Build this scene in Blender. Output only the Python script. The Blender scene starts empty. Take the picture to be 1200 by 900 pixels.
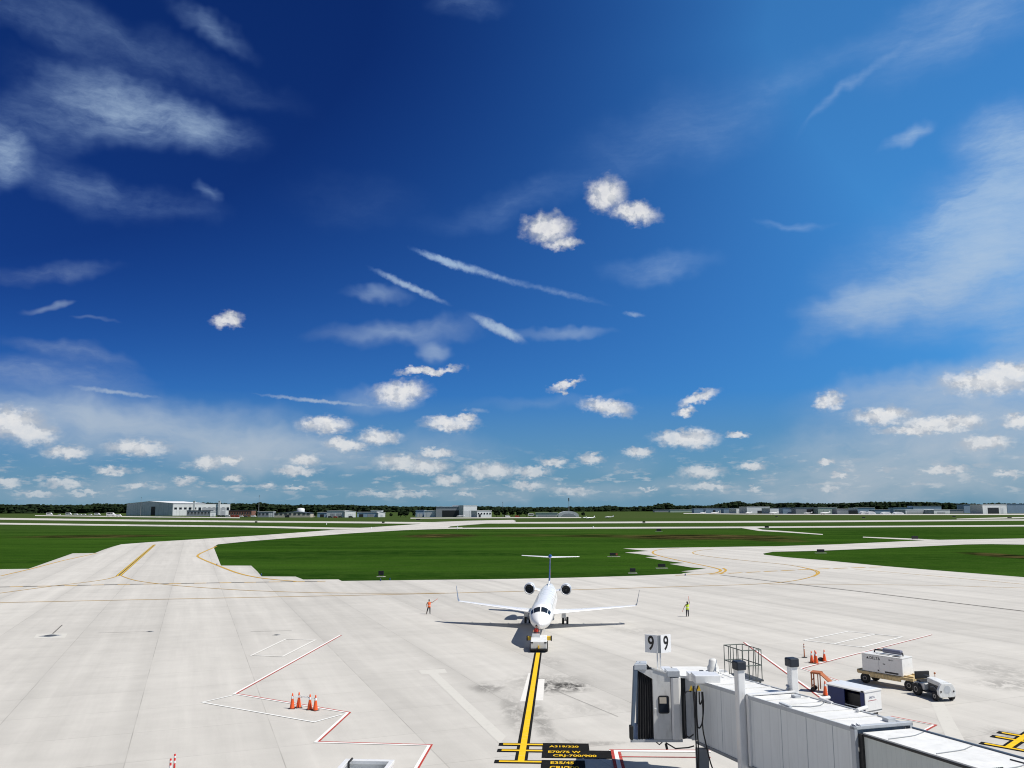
import bpy, bmesh, math, random
from mathutils import Vector, Matrix
random.seed(7)
PI = math.pi
C = bpy.context.scene.collection
R = math.radians

# ------------------------------------------------------------------ camera model
F = 970.0; H = 12.8
ROLL = math.atan(4.0 / 1200); PITCH = math.atan(145.5 / F)
def ray(px, py):
    u = px - 600; v = 450 - py
    c, s = math.cos(ROLL), math.sin(ROLL)
    u2 = u * c - v * s; v2 = u * s + v * c
    return Vector((u2, F * math.cos(PITCH) - v2 * math.sin(PITCH), F * math.sin(PITCH) + v2 * math.cos(PITCH)))
def G(px, py, z=0.0):
    "ground (or height z) point measured from the photograph"
    a = ray(px, py); t = (z - H) / a.z
    return (a.x * t, a.y * t)
def AT(px, py, d):
    "point at distance d along +Y"
    a = ray(px, py); t = d / a.y
    return Vector((a.x * t, d, H + a.z * t))
def AE(px, py):
    a = ray(px, py).normalized()
    return math.atan2(a.x, a.y), math.asin(a.z)

# ------------------------------------------------------------------ node helpers
class NT:
    def __init__(s, nt): s.nt = nt; s.n = nt.nodes; s.l = nt.links
    def node(s, t, **k):
        n = s.n.new(t)
        for a, b in k.items(): setattr(n, a, b)
        return n
    def put(s, sock, v):
        if hasattr(v, 'is_linked') or hasattr(v, 'links'): s.l.new(v, sock)
        else: sock.default_value = v
    def m(s, op, a, b=0.0, c=0.0, clamp=False):
        n = s.node('ShaderNodeMath', operation=op, use_clamp=clamp)
        s.put(n.inputs[0], a); s.put(n.inputs[1], b); s.put(n.inputs[2], c); return n.outputs[0]
    def vm(s, op, a, b=(0, 0, 0), out=0):
        n = s.node('ShaderNodeVectorMath', operation=op)
        s.put(n.inputs[0], a)
        if op == 'SCALE': s.put(n.inputs[3], b)
        else: s.put(n.inputs[1], b)
        return n.outputs[1] if op in ('LENGTH', 'DISTANCE', 'DOT_PRODUCT') else n.outputs[0]
    def mix(s, f, a, b, bt='MIX'):
        n = s.node('ShaderNodeMix', data_type='RGBA', blend_type=bt)
        s.put(n.inputs[0], f)
        for i, v in ((6, a), (7, b)):
            if isinstance(v, tuple) and len(v) == 3: v = v + (1,)
            s.put(n.inputs[i], v)
        return n.outputs[2]
    def noise(s, vec, scale=5, detail=4, rough=.55, dist=0.0, color=False, lac=2.0):
        n = s.node('ShaderNodeTexNoise'); s.put(n.inputs['Vector'], vec)
        n.inputs['Scale'].default_value = scale; n.inputs['Detail'].default_value = detail
        n.inputs['Roughness'].default_value = rough; n.inputs['Distortion'].default_value = dist
        n.inputs['Lacunarity'].default_value = lac
        return n.outputs[1] if color else n.outputs[0]
    def mr(s, v, a, b, c=0.0, d=1.0, t='LINEAR'):
        n = s.node('ShaderNodeMapRange', interpolation_type=t, clamp=True)
        s.put(n.inputs[0], v)
        for i, q in zip((1, 2, 3, 4), (a, b, c, d)): s.put(n.inputs[i], q)
        return n.outputs[0]
    def mapping(s, v, loc=(0, 0, 0), rot=(0, 0, 0), sc=(1, 1, 1), t='POINT'):
        n = s.node('ShaderNodeMapping', vector_type=t)
        s.put(n.inputs[0], v); n.inputs[1].default_value = loc; n.inputs[2].default_value = rot; n.inputs[3].default_value = sc
        return n.outputs[0]

def newmat(name):
    m = bpy.data.materials.new(name); m.use_nodes = True
    nt = NT(m.node_tree); b = nt.n['Principled BSDF']
    return m, nt, b
def pmat(name, col, rough=.5, metal=0.0, var=.08, scale=3.0, dirt=0.0, bump=0.0, coat=0.0):
    "plain painted / rubber / metal material with procedural variation"
    m, nt, b = newmat(name)
    tc = nt.node('ShaderNodeTexCoord').outputs['Object']
    n = nt.noise(tc, scale, 5, .6)
    f = nt.mr(n, .25, .75, 1 - var, 1 + var)
    c = nt.vm('SCALE', tuple(col), f)
    if dirt:
        n2 = nt.noise(nt.mapping(tc, sc=(1, 1, .25)), scale * 2.2, 6, .7)
        c = nt.mix(nt.mr(n2, .5, .75, 0, dirt), c, (.16, .14, .11))
    nt.l.new(c, b.inputs['Base Color'])
    nt.put(b.inputs['Roughness'], nt.mr(n, .2, .8, max(.05, rough - .08), min(1, rough + .08)))
    b.inputs['Metallic'].default_value = metal
    b.inputs['Coat Weight'].default_value = coat
    if bump:
        bp = nt.node('ShaderNodeBump'); bp.inputs['Strength'].default_value = bump; bp.inputs['Distance'].default_value = .02
        nt.l.new(nt.noise(tc, scale * 8, 3), bp.inputs['Height']); nt.l.new(bp.outputs[0], b.inputs['Normal'])
    return m

M = {}
M['white_paint'] = pmat('white_paint', (.80, .80, .79), .32, coat=.3, var=.03, dirt=.12)
M['plane_white'] = pmat('plane_white', (.90, .90, .90), .3, coat=.3, var=.02, scale=1.5, dirt=.04)
M['white_worn'] = pmat('white_worn', (.70, .70, .68), .5, dirt=.35, scale=2.0)
M['roof_white'] = pmat('roof_white', (.76, .76, .74), .6, dirt=.22, scale=1.1, var=.08)
M['sign_white'] = pmat('sign_white', (.90, .90, .90), .4, var=.01)
M['light_grey'] = pmat('light_grey', (.50, .53, .56), .45, dirt=.2)
M['mid_grey'] = pmat('mid_grey', (.26, .28, .30), .5, dirt=.2)
M['dark_grey'] = pmat('dark_grey', (.07, .075, .08), .6, dirt=.1)
M['black'] = pmat('black', (.018, .018, .02), .55, var=.3)
M['rubber'] = pmat('rubber', (.025, .025, .025), .8, var=.3)
M['rim'] = pmat('rim', (.42, .40, .37), .5, metal=.3, dirt=.4)
M['winglet'] = pmat('winglet', (.16, .19, .26), .4)
M['metal'] = pmat('metal', (.55, .56, .58), .35, metal=.8)
M['galv'] = pmat('galv', (.30, .33, .33), .5, metal=.5)
M['navy'] = pmat('navy', (.008, .022, .12), .45, var=.15)
M['tail_blue'] = pmat('tail_blue', (.01, .035, .16), .3, coat=.4)
M['tail_red'] = pmat('tail_red', (.35, .02, .03), .3, coat=.4)
M['glass_dark'] = pmat('glass_dark', (.012, .018, .028), .08, var=.2)
M['cage'] = pmat('cage', (.10, .12, .11), .55, metal=.3)
M['cap'] = pmat('cap', (.016, .022, .034), .5)
M['curtain'] = pmat('curtain', (.05, .055, .06), .7, dirt=.1)
M['bellows'] = pmat('bellows', (.016, .017, .02), .75, var=.3)
M['bluegrey'] = pmat('bluegrey', (.12, .17, .24), .6, dirt=.2)
M['orange'] = pmat('orange', (.85, .12, .025), .5, dirt=.12)
M['orange_frame'] = pmat('orange_frame', (.40, .12, .035), .6, dirt=.35)
M['reflect'] = pmat('reflect', (.8, .8, .8), .35)
M['red'] = pmat('red', (.60, .035, .03), .5)
M['yellow'] = pmat('yellow', (.78, .50, .03), .5, dirt=.15)
M['rust_bed'] = pmat('rust_bed', (.62, .47, .24), .7, dirt=.95, scale=5, var=.25)
M['tugwhite'] = pmat('tugwhite', (.72, .73, .72), .4, dirt=.3)
M['hydr'] = pmat('hydr', (.17, .18, .25), .45)
M['skin'] = pmat('skin', (.42, .25, .17), .6)
M['hair'] = pmat('hair', (.015, .012, .01), .6)
M['trousers'] = pmat('trousers', (.02, .02, .028), .85)
M['vest_orange'] = pmat('vest_orange', (.85, .16, .04), .7)
M['vest_yellow'] = pmat('vest_yellow', (.62, .80, .06), .7)
M['vest_red'] = pmat('vest_red', (.70, .05, .03), .7)
M['shirt'] = pmat('shirt', (.03, .035, .06), .8)
M['bark'] = pmat('bark', (.07, .05, .035), .9, var=.3)
M['brick'] = pmat('brick', (.22, .10, .07), .8, var=.2, scale=.5)
M['bld_white'] = pmat('bld_white', (.72, .74, .75), .6, scale=.05, dirt=.15)
M['bld_pale'] = pmat('bld_pale', (.58, .61, .64), .6, scale=.05, dirt=.2)
M['bld_blue'] = pmat('bld_blue', (.30, .41, .54), .55, scale=.05, dirt=.2)
M['bld_grey'] = pmat('bld_grey', (.33, .35, .38), .6, scale=.05, dirt=.2)
M['bld_green'] = pmat('bld_green', (.48, .56, .50), .6, scale=.05, dirt=.2)
M['bld_roof'] = pmat('bld_roof', (.07, .09, .12), .6, scale=.05)
M['bld_beige'] = pmat('bld_beige', (.55, .50, .42), .7, scale=.05, dirt=.2)
M['bld_dark'] = pmat('bld_dark', (.02, .022, .026), .5, scale=.1)
M['sign_black'] = pmat('sign_black', (.012, .012, .012), .5)
M['vanred'] = pmat('vanred', (.35, .03, .02), .4)

def tunnelmat(name, col, per):
    m, nt, b = newmat(name)
    tc = nt.node('ShaderNodeTexCoord').outputs['Object']
    # corrugation runs across the bridge's long axis (local frame of the bridge walls)
    r = nt.mapping(tc, rot=(0, 0, -R(14.5)))
    sp = nt.node('ShaderNodeSeparateXYZ'); nt.l.new(r, sp.inputs[0])
    w = nt.m('SINE', nt.m('MULTIPLY', sp.outputs[1], 2 * PI / per))
    n = nt.noise(nt.mapping(tc, sc=(1.5, 1.5, .35)), 1.6, 6, .65)
    c = nt.mix(nt.mr(n, .45, .8, 0, .14), tuple(col), (.25, .25, .24))
    c = nt.mix(nt.mr(w, .86, 1, 0, .10), c, (.2, .22, .24))
    nt.l.new(c, b.inputs['Base Color']); b.inputs['Roughness'].default_value = .5
    bp = nt.node('ShaderNodeBump'); bp.inputs['Strength'].default_value = .35; bp.inputs['Distance'].default_value = .01
    nt.l.new(w, bp.inputs['Height']); nt.l.new(bp.outputs[0], b.inputs['Normal'])
    return m
M['tunnel'] = tunnelmat('tunnel', (.80, .83, .83), .6)
M['tunnel_inner'] = tunnelmat('tunnel_inner', (.66, .70, .67), .22)

# ------------------------------------------------------------------ mesh builder
class MB:
    def __init__(s, T=None): s.v = []; s.f = []; s.sm = []; s.T = T
    def add(s, vs, fs, smooth=False):
        o = len(s.v)
        for p in vs:
            p = s.T(p) if s.T else p
            s.v.append(tuple(p))
        for f in fs: s.f.append(tuple(o + i for i in f)); s.sm.append(smooth)
        return s
    def box(s, x0, x1, y0, y1, z0, z1, top=None):
        vs = [(x0, y0, z0), (x1, y0, z0), (x1, y1, z0), (x0, y1, z0), (x0, y0, z1), (x1, y0, z1), (x1, y1, z1), (x0, y1, z1)]
        return s.add(vs, [(3, 2, 1, 0), (4, 5, 6, 7), (0, 1, 5, 4), (1, 2, 6, 5), (2, 3, 7, 6), (3, 0, 4, 7)])
    def hexa(s, b, t):
        return s.add(list(b) + list(t), [(3, 2, 1, 0), (4, 5, 6, 7), (0, 1, 5, 4), (1, 2, 6, 5), (2, 3, 7, 6), (3, 0, 4, 7)])
    def prism(s, poly, ax, a, b):
        "poly of 2d points extruded along axis ax from a to b"
        n = len(poly)
        def mk(p, q):
            if ax == 0: return (q, p[0], p[1])
            if ax == 1: return (p[0], q, p[1])
            return (p[0], p[1], q)
        vs = [mk(p, a) for p in poly] + [mk(p, b) for p in poly]
        fs = [tuple(range(n))[::-1], tuple(range(n, 2 * n))] + [(i, (i + 1) % n, n + (i + 1) % n, n + i) for i in range(n)]
        return s.add(vs, fs)
    def loft(s, rings, cap=True, smooth=True):
        n = len(rings[0]); vs = [p for r in rings for p in r]; fs = []
        for k in range(len(rings) - 1):
            for i in range(n):
                j = (i + 1) % n
                fs.append((k * n + i, k * n + j, (k + 1) * n + j, (k + 1) * n + i))
        s.add(vs, fs, smooth)
        if cap:
            s.add(rings[0], [tuple(range(n))]); s.add(rings[-1], [tuple(range(n))])
        return s
    def cyl(s, p0, p1, r0, r1=None, n=12, smooth=True, cap=True):
        r1 = r0 if r1 is None else r1
        p0 = Vector(p0); p1 = Vector(p1); d = (p1 - p0).normalized()
        a = d.orthogonal().normalized(); b = d.cross(a)
        rs = [[p + (a * math.cos(t) + b * math.sin(t)) * r for t in [2 * PI * i / n for i in range(n)]] for p, r in ((p0, r0), (p1, r1))]
        return s.loft(rs, cap, smooth)
    def tube(s, pts, r, n=8):
        pts = [Vector(p) for p in pts]
        rings = []
        a = None
        for i, p in enumerate(pts):
            d = (pts[min(i + 1, len(pts) - 1)] - pts[max(i - 1, 0)]).normalized()
            if a is None: a = d.orthogonal().normalized()
            a = (a - d * a.dot(d)); a = a.normalized() if a.length > 1e-4 else d.orthogonal().normalized()
            b = d.cross(a); rr = r[i] if isinstance(r, (list, tuple)) else r
            rings.append([p + (a * math.cos(t) + b * math.sin(t)) * rr for t in [2 * PI * k / n for k in range(n)]])
        return s.loft(rings)
    def lathe(s, prof, c=(0, 0, 0), n=20, axis='z', smooth=True, cap=True):
        rings = []
        for r, z in prof:
            ring = []
            for i in range(n):
                t = 2 * PI * i / n
                if axis == 'z': ring.append((c[0] + r * math.cos(t), c[1] + r * math.sin(t), c[2] + z))
                elif axis == 'x': ring.append((c[0] + z, c[1] + r * math.cos(t), c[2] + r * math.sin(t)))
                else: ring.append((c[0] + r * math.cos(t), c[1] + z, c[2] + r * math.sin(t)))
            rings.append(ring)
        return s.loft(rings, cap, smooth)
    def sphere(s, c, r, n=12, k=8, sc=(1, 1, 1)):
        prof = [(max(1e-3, math.sin(PI * i / k)) , -math.cos(PI * i / k)) for i in range(k + 1)]
        rings = [[(c[0] + r * sc[0] * q[0] * math.cos(2 * PI * j / n), c[1] + r * sc[1] * q[0] * math.sin(2 * PI * j / n), c[2] + r * sc[2] * q[1]) for j in range(n)] for q in prof]
        return s.loft(rings)
    def build(s, name, mat, parent=None, bevel=0.0, recalc=True):
        me = bpy.data.meshes.new(name); me.from_pydata(s.v, [], s.f)
        me.polygons.foreach_set('use_smooth', s.sm)
        if recalc:
            bm = bmesh.new(); bm.from_mesh(me); bmesh.ops.recalc_face_normals(bm, faces=bm.faces); bm.to_mesh(me); bm.free()
        me.materials.append(M[mat] if isinstance(mat, str) else mat)
        me.update()
        o = bpy.data.objects.new(name, me); C.objects.link(o)
        if parent: o.parent = parent
        if bevel:
            b = o.modifiers.new('bevel', 'BEVEL'); b.width = bevel; b.segments = 2; b.limit_method = 'ANGLE'
        return o

def tag(o, label=None, cat=None, group=None, kind=None):
    if label: o['label'] = label
    if cat: o['category'] = cat
    if group: o['group'] = group
    if kind: o['kind'] = kind
    return o
def thing(name, label, cat, loc=(0, 0, 0), rz=0.0, group=None, rot=None):
    o = bpy.data.objects.new(name, None); C.objects.link(o)
    o.location = loc; o.rotation_euler = rot if rot else (0, 0, rz); o.empty_display_size = .2
    return tag(o, label, cat, group)
def copy_tree(o, parent=None):
    c = o.copy(); C.objects.link(c)
    if parent: c.parent = parent
    for ch in [q for q in bpy.data.objects if q.parent == o]: copy_tree(ch, c)
    return c
def dup(root, loc, rz, label, group=None, scale=None):
    c = copy_tree(root); c.location = loc; c.rotation_euler = (0, 0, rz); c['label'] = label
    if group: c['group'] = group
    if scale: c.scale = scale
    return c
def text_mesh(s, size, T):
    "flat lettering as (verts, faces) laid out in x-y, centred, passed through T"
    cu = bpy.data.curves.new('lettering', 'FONT'); cu.body = s; cu.size = size; cu.align_x = 'CENTER'; cu.align_y = 'CENTER'; cu.offset = size * .018
    o = bpy.data.objects.new('lettering', cu); C.objects.link(o)
    dg = bpy.context.evaluated_depsgraph_get(); me = bpy.data.meshes.new_from_object(o.evaluated_get(dg))
    vs = [T(v.co) for v in me.vertices]; fs = [tuple(p.vertices) for p in me.polygons]
    bpy.data.objects.remove(o); bpy.data.curves.remove(cu); bpy.data.meshes.remove(me)
    return vs, fs

# ------------------------------------------------------------------ world: sky and clouds
SUN = Vector((.62, -.20, 1.0)).normalized()
EL = math.asin(SUN.z); AZ = math.atan2(SUN.x, SUN.y)
w = bpy.data.worlds.new('World'); bpy.context.scene.world = w; w.use_nodes = True
N = NT(w.node_tree); bg = N.n['Background']
sky = N.node('ShaderNodeTexSky', sky_type='NISHITA'); sky.sun_disc = False
sky.sun_elevation = EL; sky.sun_rotation = AZ; sky.air_density = 1.0; sky.dust_density = .25; sky.ozone_density = 4.0; sky.altitude = 200
d = N.node('ShaderNodeTexCoord').outputs['Generated']
sp = N.node('ShaderNodeSeparateXYZ'); N.l.new(d, sp.inputs[0])
az = N.m('ARCTAN2', sp.outputs[0], sp.outputs[1]); el = N.m('ARCSINE', sp.outputs[2])
cb = N.node('ShaderNodeCombineXYZ'); N.l.new(az, cb.inputs[0]); N.l.new(el, cb.inputs[1]); V = cb.outputs[0]
PX = 1 / 970.0
# cumulus field: distance to the nearest cloud body, in units of its own radius, ragged by noise
n1 = N.noise(V, 62, 4, .52, color=True)
nlow = N.noise(N.mapping(V, sc=(1, 1.7, 1)), 110, 4, .58, color=True)
k_el = N.mr(el, .03, .16)
off1 = N.vm('SCALE', N.vm('SUBTRACT', n1, (.5, .5, .5)), N.m('MULTIPLY', k_el, .022))
off2 = N.vm('SCALE', N.vm('SUBTRACT', nlow, (.5, .5, .5)), N.mr(el, .03, .25, .018, .010))
VD = N.vm('ADD', V, N.vm('ADD', off1, off2))
def after(vec, acc):
    "the same vector, made to wait for acc so that the long chain is evaluated in order"
    n = N.node('ShaderNodeVectorMath', operation='MULTIPLY_ADD'); N.put(n.inputs[0], acc); n.inputs[1].default_value = (1e-9,) * 3; N.put(n.inputs[2], vec); return n.outputs[0]
def field(items, vec):
    acc = None; v0 = vec
    for i_, it in enumerate(items):
        if acc is not None and i_ % 5 == 0: vec = after(v0, acc)
        px, py, rx, ry = it[:4]; rot = it[4] if len(it) > 4 else 0
        a, e = AE(px, py)
        s_ = math.cos(math.atan2(px - 600, 970)) # width of a pixel shrinks off-axis
        mp = N.mapping(vec, (a, e, 0), (0, 0, R(rot)), (rx * PX * s_ ** 1.5, ry * PX * s_, 1), 'TEXTURE')
        ln = N.vm('LENGTH', mp)
        acc = ln if acc is None else N.m('MINIMUM', acc, ln)
    return acc
cum = [(712, 229, 25, 20), (746, 251, 30, 12, -15), (643, 267, 30, 17), (660, 284, 22, 8),
 (268, 373, 18, 9, 10), (469, 460, 34, 15, 5), (503, 434, 38, 5, 4), (12, 492, 42, 20), (38, 505, 30, 14), (78, 526, 28, 8), (160, 522, 42, 10),
 (75, 563, 26, 6), (130, 549, 20, 6), (6, 562, 18, 6), (242, 541, 18, 8), (268, 537, 17, 6), (357, 538, 17, 7), (346, 550, 26, 6), (380, 497, 32, 11),
 (215, 561, 15, 5), (273, 558, 12, 4), (312, 568, 14, 4), (345, 570, 16, 3), (160, 566, 14, 4), (400, 519, 22, 7), (527, 496, 34, 9), (545, 490, 14, 7), (445, 511, 27, 10),
 (410, 521, 24, 7), (512, 530, 22, 6), (470, 541, 32, 10), (500, 546, 30, 9), (525, 562, 20, 7), (573, 552, 36, 11), (622, 553, 24, 7), (648, 542, 17, 6),
 (617, 569, 21, 5), (670, 576, 26, 5), (692, 538, 17, 6), (712, 478, 32, 10, -6), (663, 452, 21, 5, 15), (748, 531, 18, 6), (793, 515, 30, 10), (815, 516, 28, 12),
 (818, 467, 25, 7, 18), (803, 484, 12, 6), (864, 511, 14, 4), (822, 555, 28, 8), (832, 572, 30, 5), (880, 548, 18, 6), (971, 473, 18, 11, 10),
 (1033, 490, 38, 11), (1092, 500, 38, 10), (1125, 497, 28, 9), (1160, 450, 62, 17), (1185, 440, 40, 15), (1155, 523, 32, 9), (1105, 554, 30, 5), (983, 560, 10, 4),
 (968, 544, 10, 4), (972, 575, 13, 4), (884, 575, 8, 4), (1180, 560, 18, 5), (1195, 498, 20, 8), (440, 577, 26, 4), (480, 578, 30, 4), (545, 578, 14, 3), (760, 575, 12, 3),
 (40, 575, 26, 4), (100, 574, 22, 3), (1085, 506, 60, 6)]
dist = field(cum, VD)
cmask = N.mr(dist, 1.30, .38, 0, 1, 'SMOOTHSTEP')
# little unplaced cumulus along the horizon
hz = N.noise(N.mapping(V, (3.1, .4, 0), sc=(1, 3.4, 1)), 34, 5, .62)
hband = N.m('MULTIPLY', N.mr(el, .006, .02), N.mr(el, .075, .035))
hm = N.m('MULTIPLY', N.mr(hz, .52, .66, 0, .62, 'SMOOTHSTEP'), hband)
cmask = N.m('MAXIMUM', N.m('MULTIPLY', cmask, N.mr(el, .0, .03, .5, 1)), hm)
fray = N.noise(V, 80, 5, .62)
cmask = N.m('MULTIPLY', cmask, N.mr(fray, .25, .6, .75, 1.0))
# thin ice clouds: soft patches broken up by stretched noise
warp = N.vm('ADD', V, N.vm('SCALE', N.vm('SUBTRACT', N.noise(V, 9, 4, .6, color=True), (.5, .5, .5)), .07))
def patches(items, vec, wait=None):
    acc = None; v0 = vec
    if wait is not None: vec = after(v0, wait)
    for i_, it in enumerate(items):
        px, py, rx, ry, rot, amp = it
        if acc is not None and i_ % 5 == 0: vec = after(v0, acc)
        a, e = AE(px, py); s_ = math.cos(math.atan2(px - 600, 970))
        mp = N.mapping(vec, (a, e, 0), (0, 0, R(rot)), (rx * PX * s_ ** 1.5, ry * PX * s_, 1), 'TEXTURE')
        g = N.mr(N.vm('LENGTH', mp), 1.0, 0.0, 0, amp, 'SMOOTHSTEP')
        acc = g if acc is None else N.m('ADD', acc, g)
    return acc
ci1 = patches([(165, 124, 180, 40, -9, .60), (140, 105, 110, 60, -6, .28), (230, 140, 110, 34, -8, .35), (2, 168, 56, 46, -38, 1.0), (60, 130, 120, 50, 10, .35), (150, 45, 280, 30, -10, .22), (250, 38, 70, 16, -12, .30), (40, 22, 110, 24, -6, .22), (100, 212, 130, 36, -12, .30),
    (190, 235, 100, 24, -10, .18), (243, 231, 22, 12, -40, .45), (60, 310, 100, 16, 6, .28), (62, 351, 34, 7, 10, .5), (40, 430, 170, 24, -4, .40), (110, 375, 34, 4, 5, .25), (550, 6, 60, 20, 0, .30), (420, 230, 110, 40, 0, .07), (85, 410, 90, 14, -10, .3)], warp, dist)
ci2 = patches([(1200, 270, 310, 120, 16, 1.0), (1100, 325, 230, 42, 22, .9), (1195, 215, 160, 60, 20, .4), (1150, 245, 160, 50, 25, .35), (1030, 352, 130, 22, 10, .6), (1170, 170, 80, 46, -10, .85), (1065, 162, 44, 12, 20, .9), (1000, 108, 100, 9, 33, .38), (1150, 20, 200, 60, 14, .55), (1000, 60, 260, 26, 18, .22),
    (930, 265, 60, 9, -7, .42), (770, 310, 90, 22, 2, .42), (800, 150, 200, 60, 15, .22), (610, 235, 160, 22, 12, .20), (1195, 395, 90, 36, 8, .5), (1200, 350, 120, 40, 0, .4)], warp, ci1)
ci3 = patches([(180, 500, 330, 52, -6, 1.0), (330, 522, 170, 30, -5, .75), (90, 480, 200, 24, -5, .5), (1140, 450, 260, 40, 8, .9), (1110, 515, 300, 62, 6, 1.0), (1050, 570, 320, 44, 2, .9), (150, 570, 300, 22, 0, .35),
    (650, 575, 340, 18, 0, .35), (470, 388, 120, 22, 4, .42), (660, 390, 70, 10, 3, .45), (445, 340, 60, 12, 5, .4), (505, 412, 26, 18, 0, .6), (500, 530, 130, 30, 0, .32), (1200, 500, 200, 90, 0, .5), (435, 470, 60, 18, 0, .35), (730, 545, 60, 20, 0, .15), (640, 475, 120, 12, 4, .12)], warp, ci2)
nA = N.noise(N.mapping(warp, rot=(0, 0, R(8)), sc=(1, 2.6, 1)), 10, 8, .66, .15)
nB = N.noise(N.mapping(warp, rot=(0, 0, R(-18)), sc=(1, 3.6, 1)), 9, 8, .66, .15)
nC = N.noise(N.mapping(warp, sc=(1, 3.0, 1)), 14, 6, .6)
ci = N.m('ADD', N.m('MULTIPLY', ci1, N.m('MULTIPLY', N.mr(nA, .28, .72, .15, 1.1), N.mr(N.noise(N.mapping(V, rot=(0, 0, R(10)), sc=(1, 3.5, 1)), 40, 6, .7), .3, .65, .72, 1.1))), N.m('MULTIPLY', ci2, N.m('MULTIPLY', N.mr(nB, .28, .70, .35, .98), N.mr(N.noise(N.mapping(V, rot=(0, 0, R(-20)), sc=(1, 5, 1)), 34, 6, .7), .3, .65, .74, 1.1))))
ci = N.m('ADD', ci, N.m('MULTIPLY', ci3, N.mr(nC, .28, .66, .40, 1.05)))
# contrails and thin dense streaks
fine = N.vm('ADD', V, N.vm('SCALE', N.vm('SUBTRACT', N.noise(V, 95, 3, .65, color=True), (.5, .5, .5)), .007))
def streak(x0, y0, x1, y1, th, amp): 
    return ((x0 + x1) / 2, (y0 + y1) / 2, math.hypot(x1 - x0, y1 - y0) / 2 * 1.08, th, -math.degrees(math.atan2(y1 - y0, x1 - x0)), amp)
st = patches([streak(478, 291, 568, 321, 6, 1.3), streak(505, 300, 632, 339, 5.5, .65), streak(585, 325, 722, 360, 5, .28), streak(430, 314, 532, 356, 6, 1.1), streak(548, 367, 619, 402, 8, 1.6),
    streak(575, 380, 617, 398, 7, .8), streak(296, 462, 445, 474, 3.2, .95), streak(80, 452, 190, 461, 3.5, .75), streak(728, 367, 758, 371, 4, .5), streak(440, 476, 500, 470, 10, .5), streak(545, 480, 575, 482, 4, .4), streak(1120, 466, 1200, 462, 7, .2)], fine, ci3)
st = N.m('MULTIPLY', st, N.mr(N.noise(V, 130, 4, .6), .3, .6, .5, 1))
thin = N.m('SUBTRACT', 1.0, N.m('EXPONENT', N.m('MULTIPLY', N.m('ADD', ci, st), -1.25)))
# sky colour: deep polarised blue overhead, brighter towards the sun side, paler towards the horizon
azd = N.m('MINIMUM', N.m('MAXIMUM', N.m('MULTIPLY', az, 57.3), -38), 38); eld = N.m('MINIMUM', N.m('MAXIMUM', N.m('MULTIPLY', el, 57.3), 0), 34)
slope = N.mr(eld, 5, 30, .004, .037)
kk = N.m('MINIMUM', N.m('EXPONENT', N.m('ADD', N.m('MULTIPLY', azd, slope), N.mr(eld, 8, 32, -.24, -.50))), 1.22)
kk = N.m('MAXIMUM', kk, .42)
ss_ = N.node('ShaderNodeSeparateColor'); N.l.new(sky.outputs[0], ss_.inputs[0])
cc_ = N.node('ShaderNodeCombineColor')
N.l.new(N.m('MULTIPLY', ss_.outputs[0], N.m('MULTIPLY', N.m('POWER', kk, 2.0), .245)), cc_.inputs[0])
N.l.new(N.m('MULTIPLY', ss_.outputs[1], N.m('MULTIPLY', N.m('POWER', kk, 1.75), .69)), cc_.inputs[1])
N.l.new(N.m('MULTIPLY', ss_.outputs[2], N.m('MULTIPLY', kk, 1.10)), cc_.inputs[2])
SKYC = N.mix(N.mr(el, .135, .0, 0, 1), cc_.outputs[0], (1.55, 3.05, 4.3))
CL = 7.3
c_thin = N.mix(N.mr(el, .02, .30), (CL * .62, CL * .70, CL * .79), (CL * .56, CL * .76, CL * 1.02))
# cumulus tone: bright towards the sun (up, right), grey below
up = N.noise(N.vm('ADD', V, (.006, .009, 0)), 62, 5, .6); dn = N.noise(V, 62, 5, .6)
emb = N.mr(N.m('SUBTRACT', dn, up), -.09, .09, 0, 1)
core = N.mr(dist, 1.0, .1, 0, 1)
tone = N.m('ADD', N.m('MULTIPLY', emb, .5), N.m('MULTIPLY', core, .5))
c_cum = N.mix(N.mr(tone, .15, .62), (CL * .64, CL * .69, CL * .77), (CL * 1.10, CL * 1.10, CL * 1.10))
c_cum = N.mix(N.mr(el, .0, .10, .45, 0), c_cum, (CL * .62, CL * .68, CL * .75))
fade = N.m('MULTIPLY', N.mr(N.m('ABSOLUTE', az), .78, .71), N.mr(el, .72, .65))
c_thin = N.mix(N.mr(N.m('ADD', thin, N.mr(el, .30, .12)), .0, .62), (CL * .24, CL * .46, CL * .92), c_thin)
col = N.mix(N.m('MULTIPLY', thin, fade), SKYC, c_thin)
col = N.mix(N.m('MULTIPLY', N.m('MULTIPLY', cmask, N.mr(el, .02, .10, .78, .95)), fade), col, c_cum)
N.l.new(col, bg.inputs['Color']); bg.inputs['Strength'].default_value = .10
# outside the built cloud sector the unseen sky is greyed, making shade less blue
bg0 = N.node('ShaderNodeBackground'); N.l.new(N.mix(.5, SKYC, (1.55, 1.7, 1.9)), bg0.inputs[0]); bg0.inputs[1].default_value = .10
inside = N.m('MULTIPLY', N.m('MULTIPLY', N.m('LESS_THAN', N.m('ABSOLUTE', az), .78), N.m('LESS_THAN', el, .72)), N.m('GREATER_THAN', el, -.001))
ms = N.node('ShaderNodeMixShader'); N.l.new(inside, ms.inputs[0]); N.l.new(bg0.outputs[0], ms.inputs[1]); N.l.new(bg.outputs[0], ms.inputs[2])
N.l.new(ms.outputs[0], N.n['World Output'].inputs[0])

sl = bpy.data.lights.new('sun', 'SUN'); sl.energy = 4.9; sl.angle = R(.53); sl.color = (1.0, .955, .88)
so = bpy.data.objects.new('sun', sl); C.objects.link(so); so.rotation_euler = (-SUN).to_track_quat('-Z', 'Y').to_euler()

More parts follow.
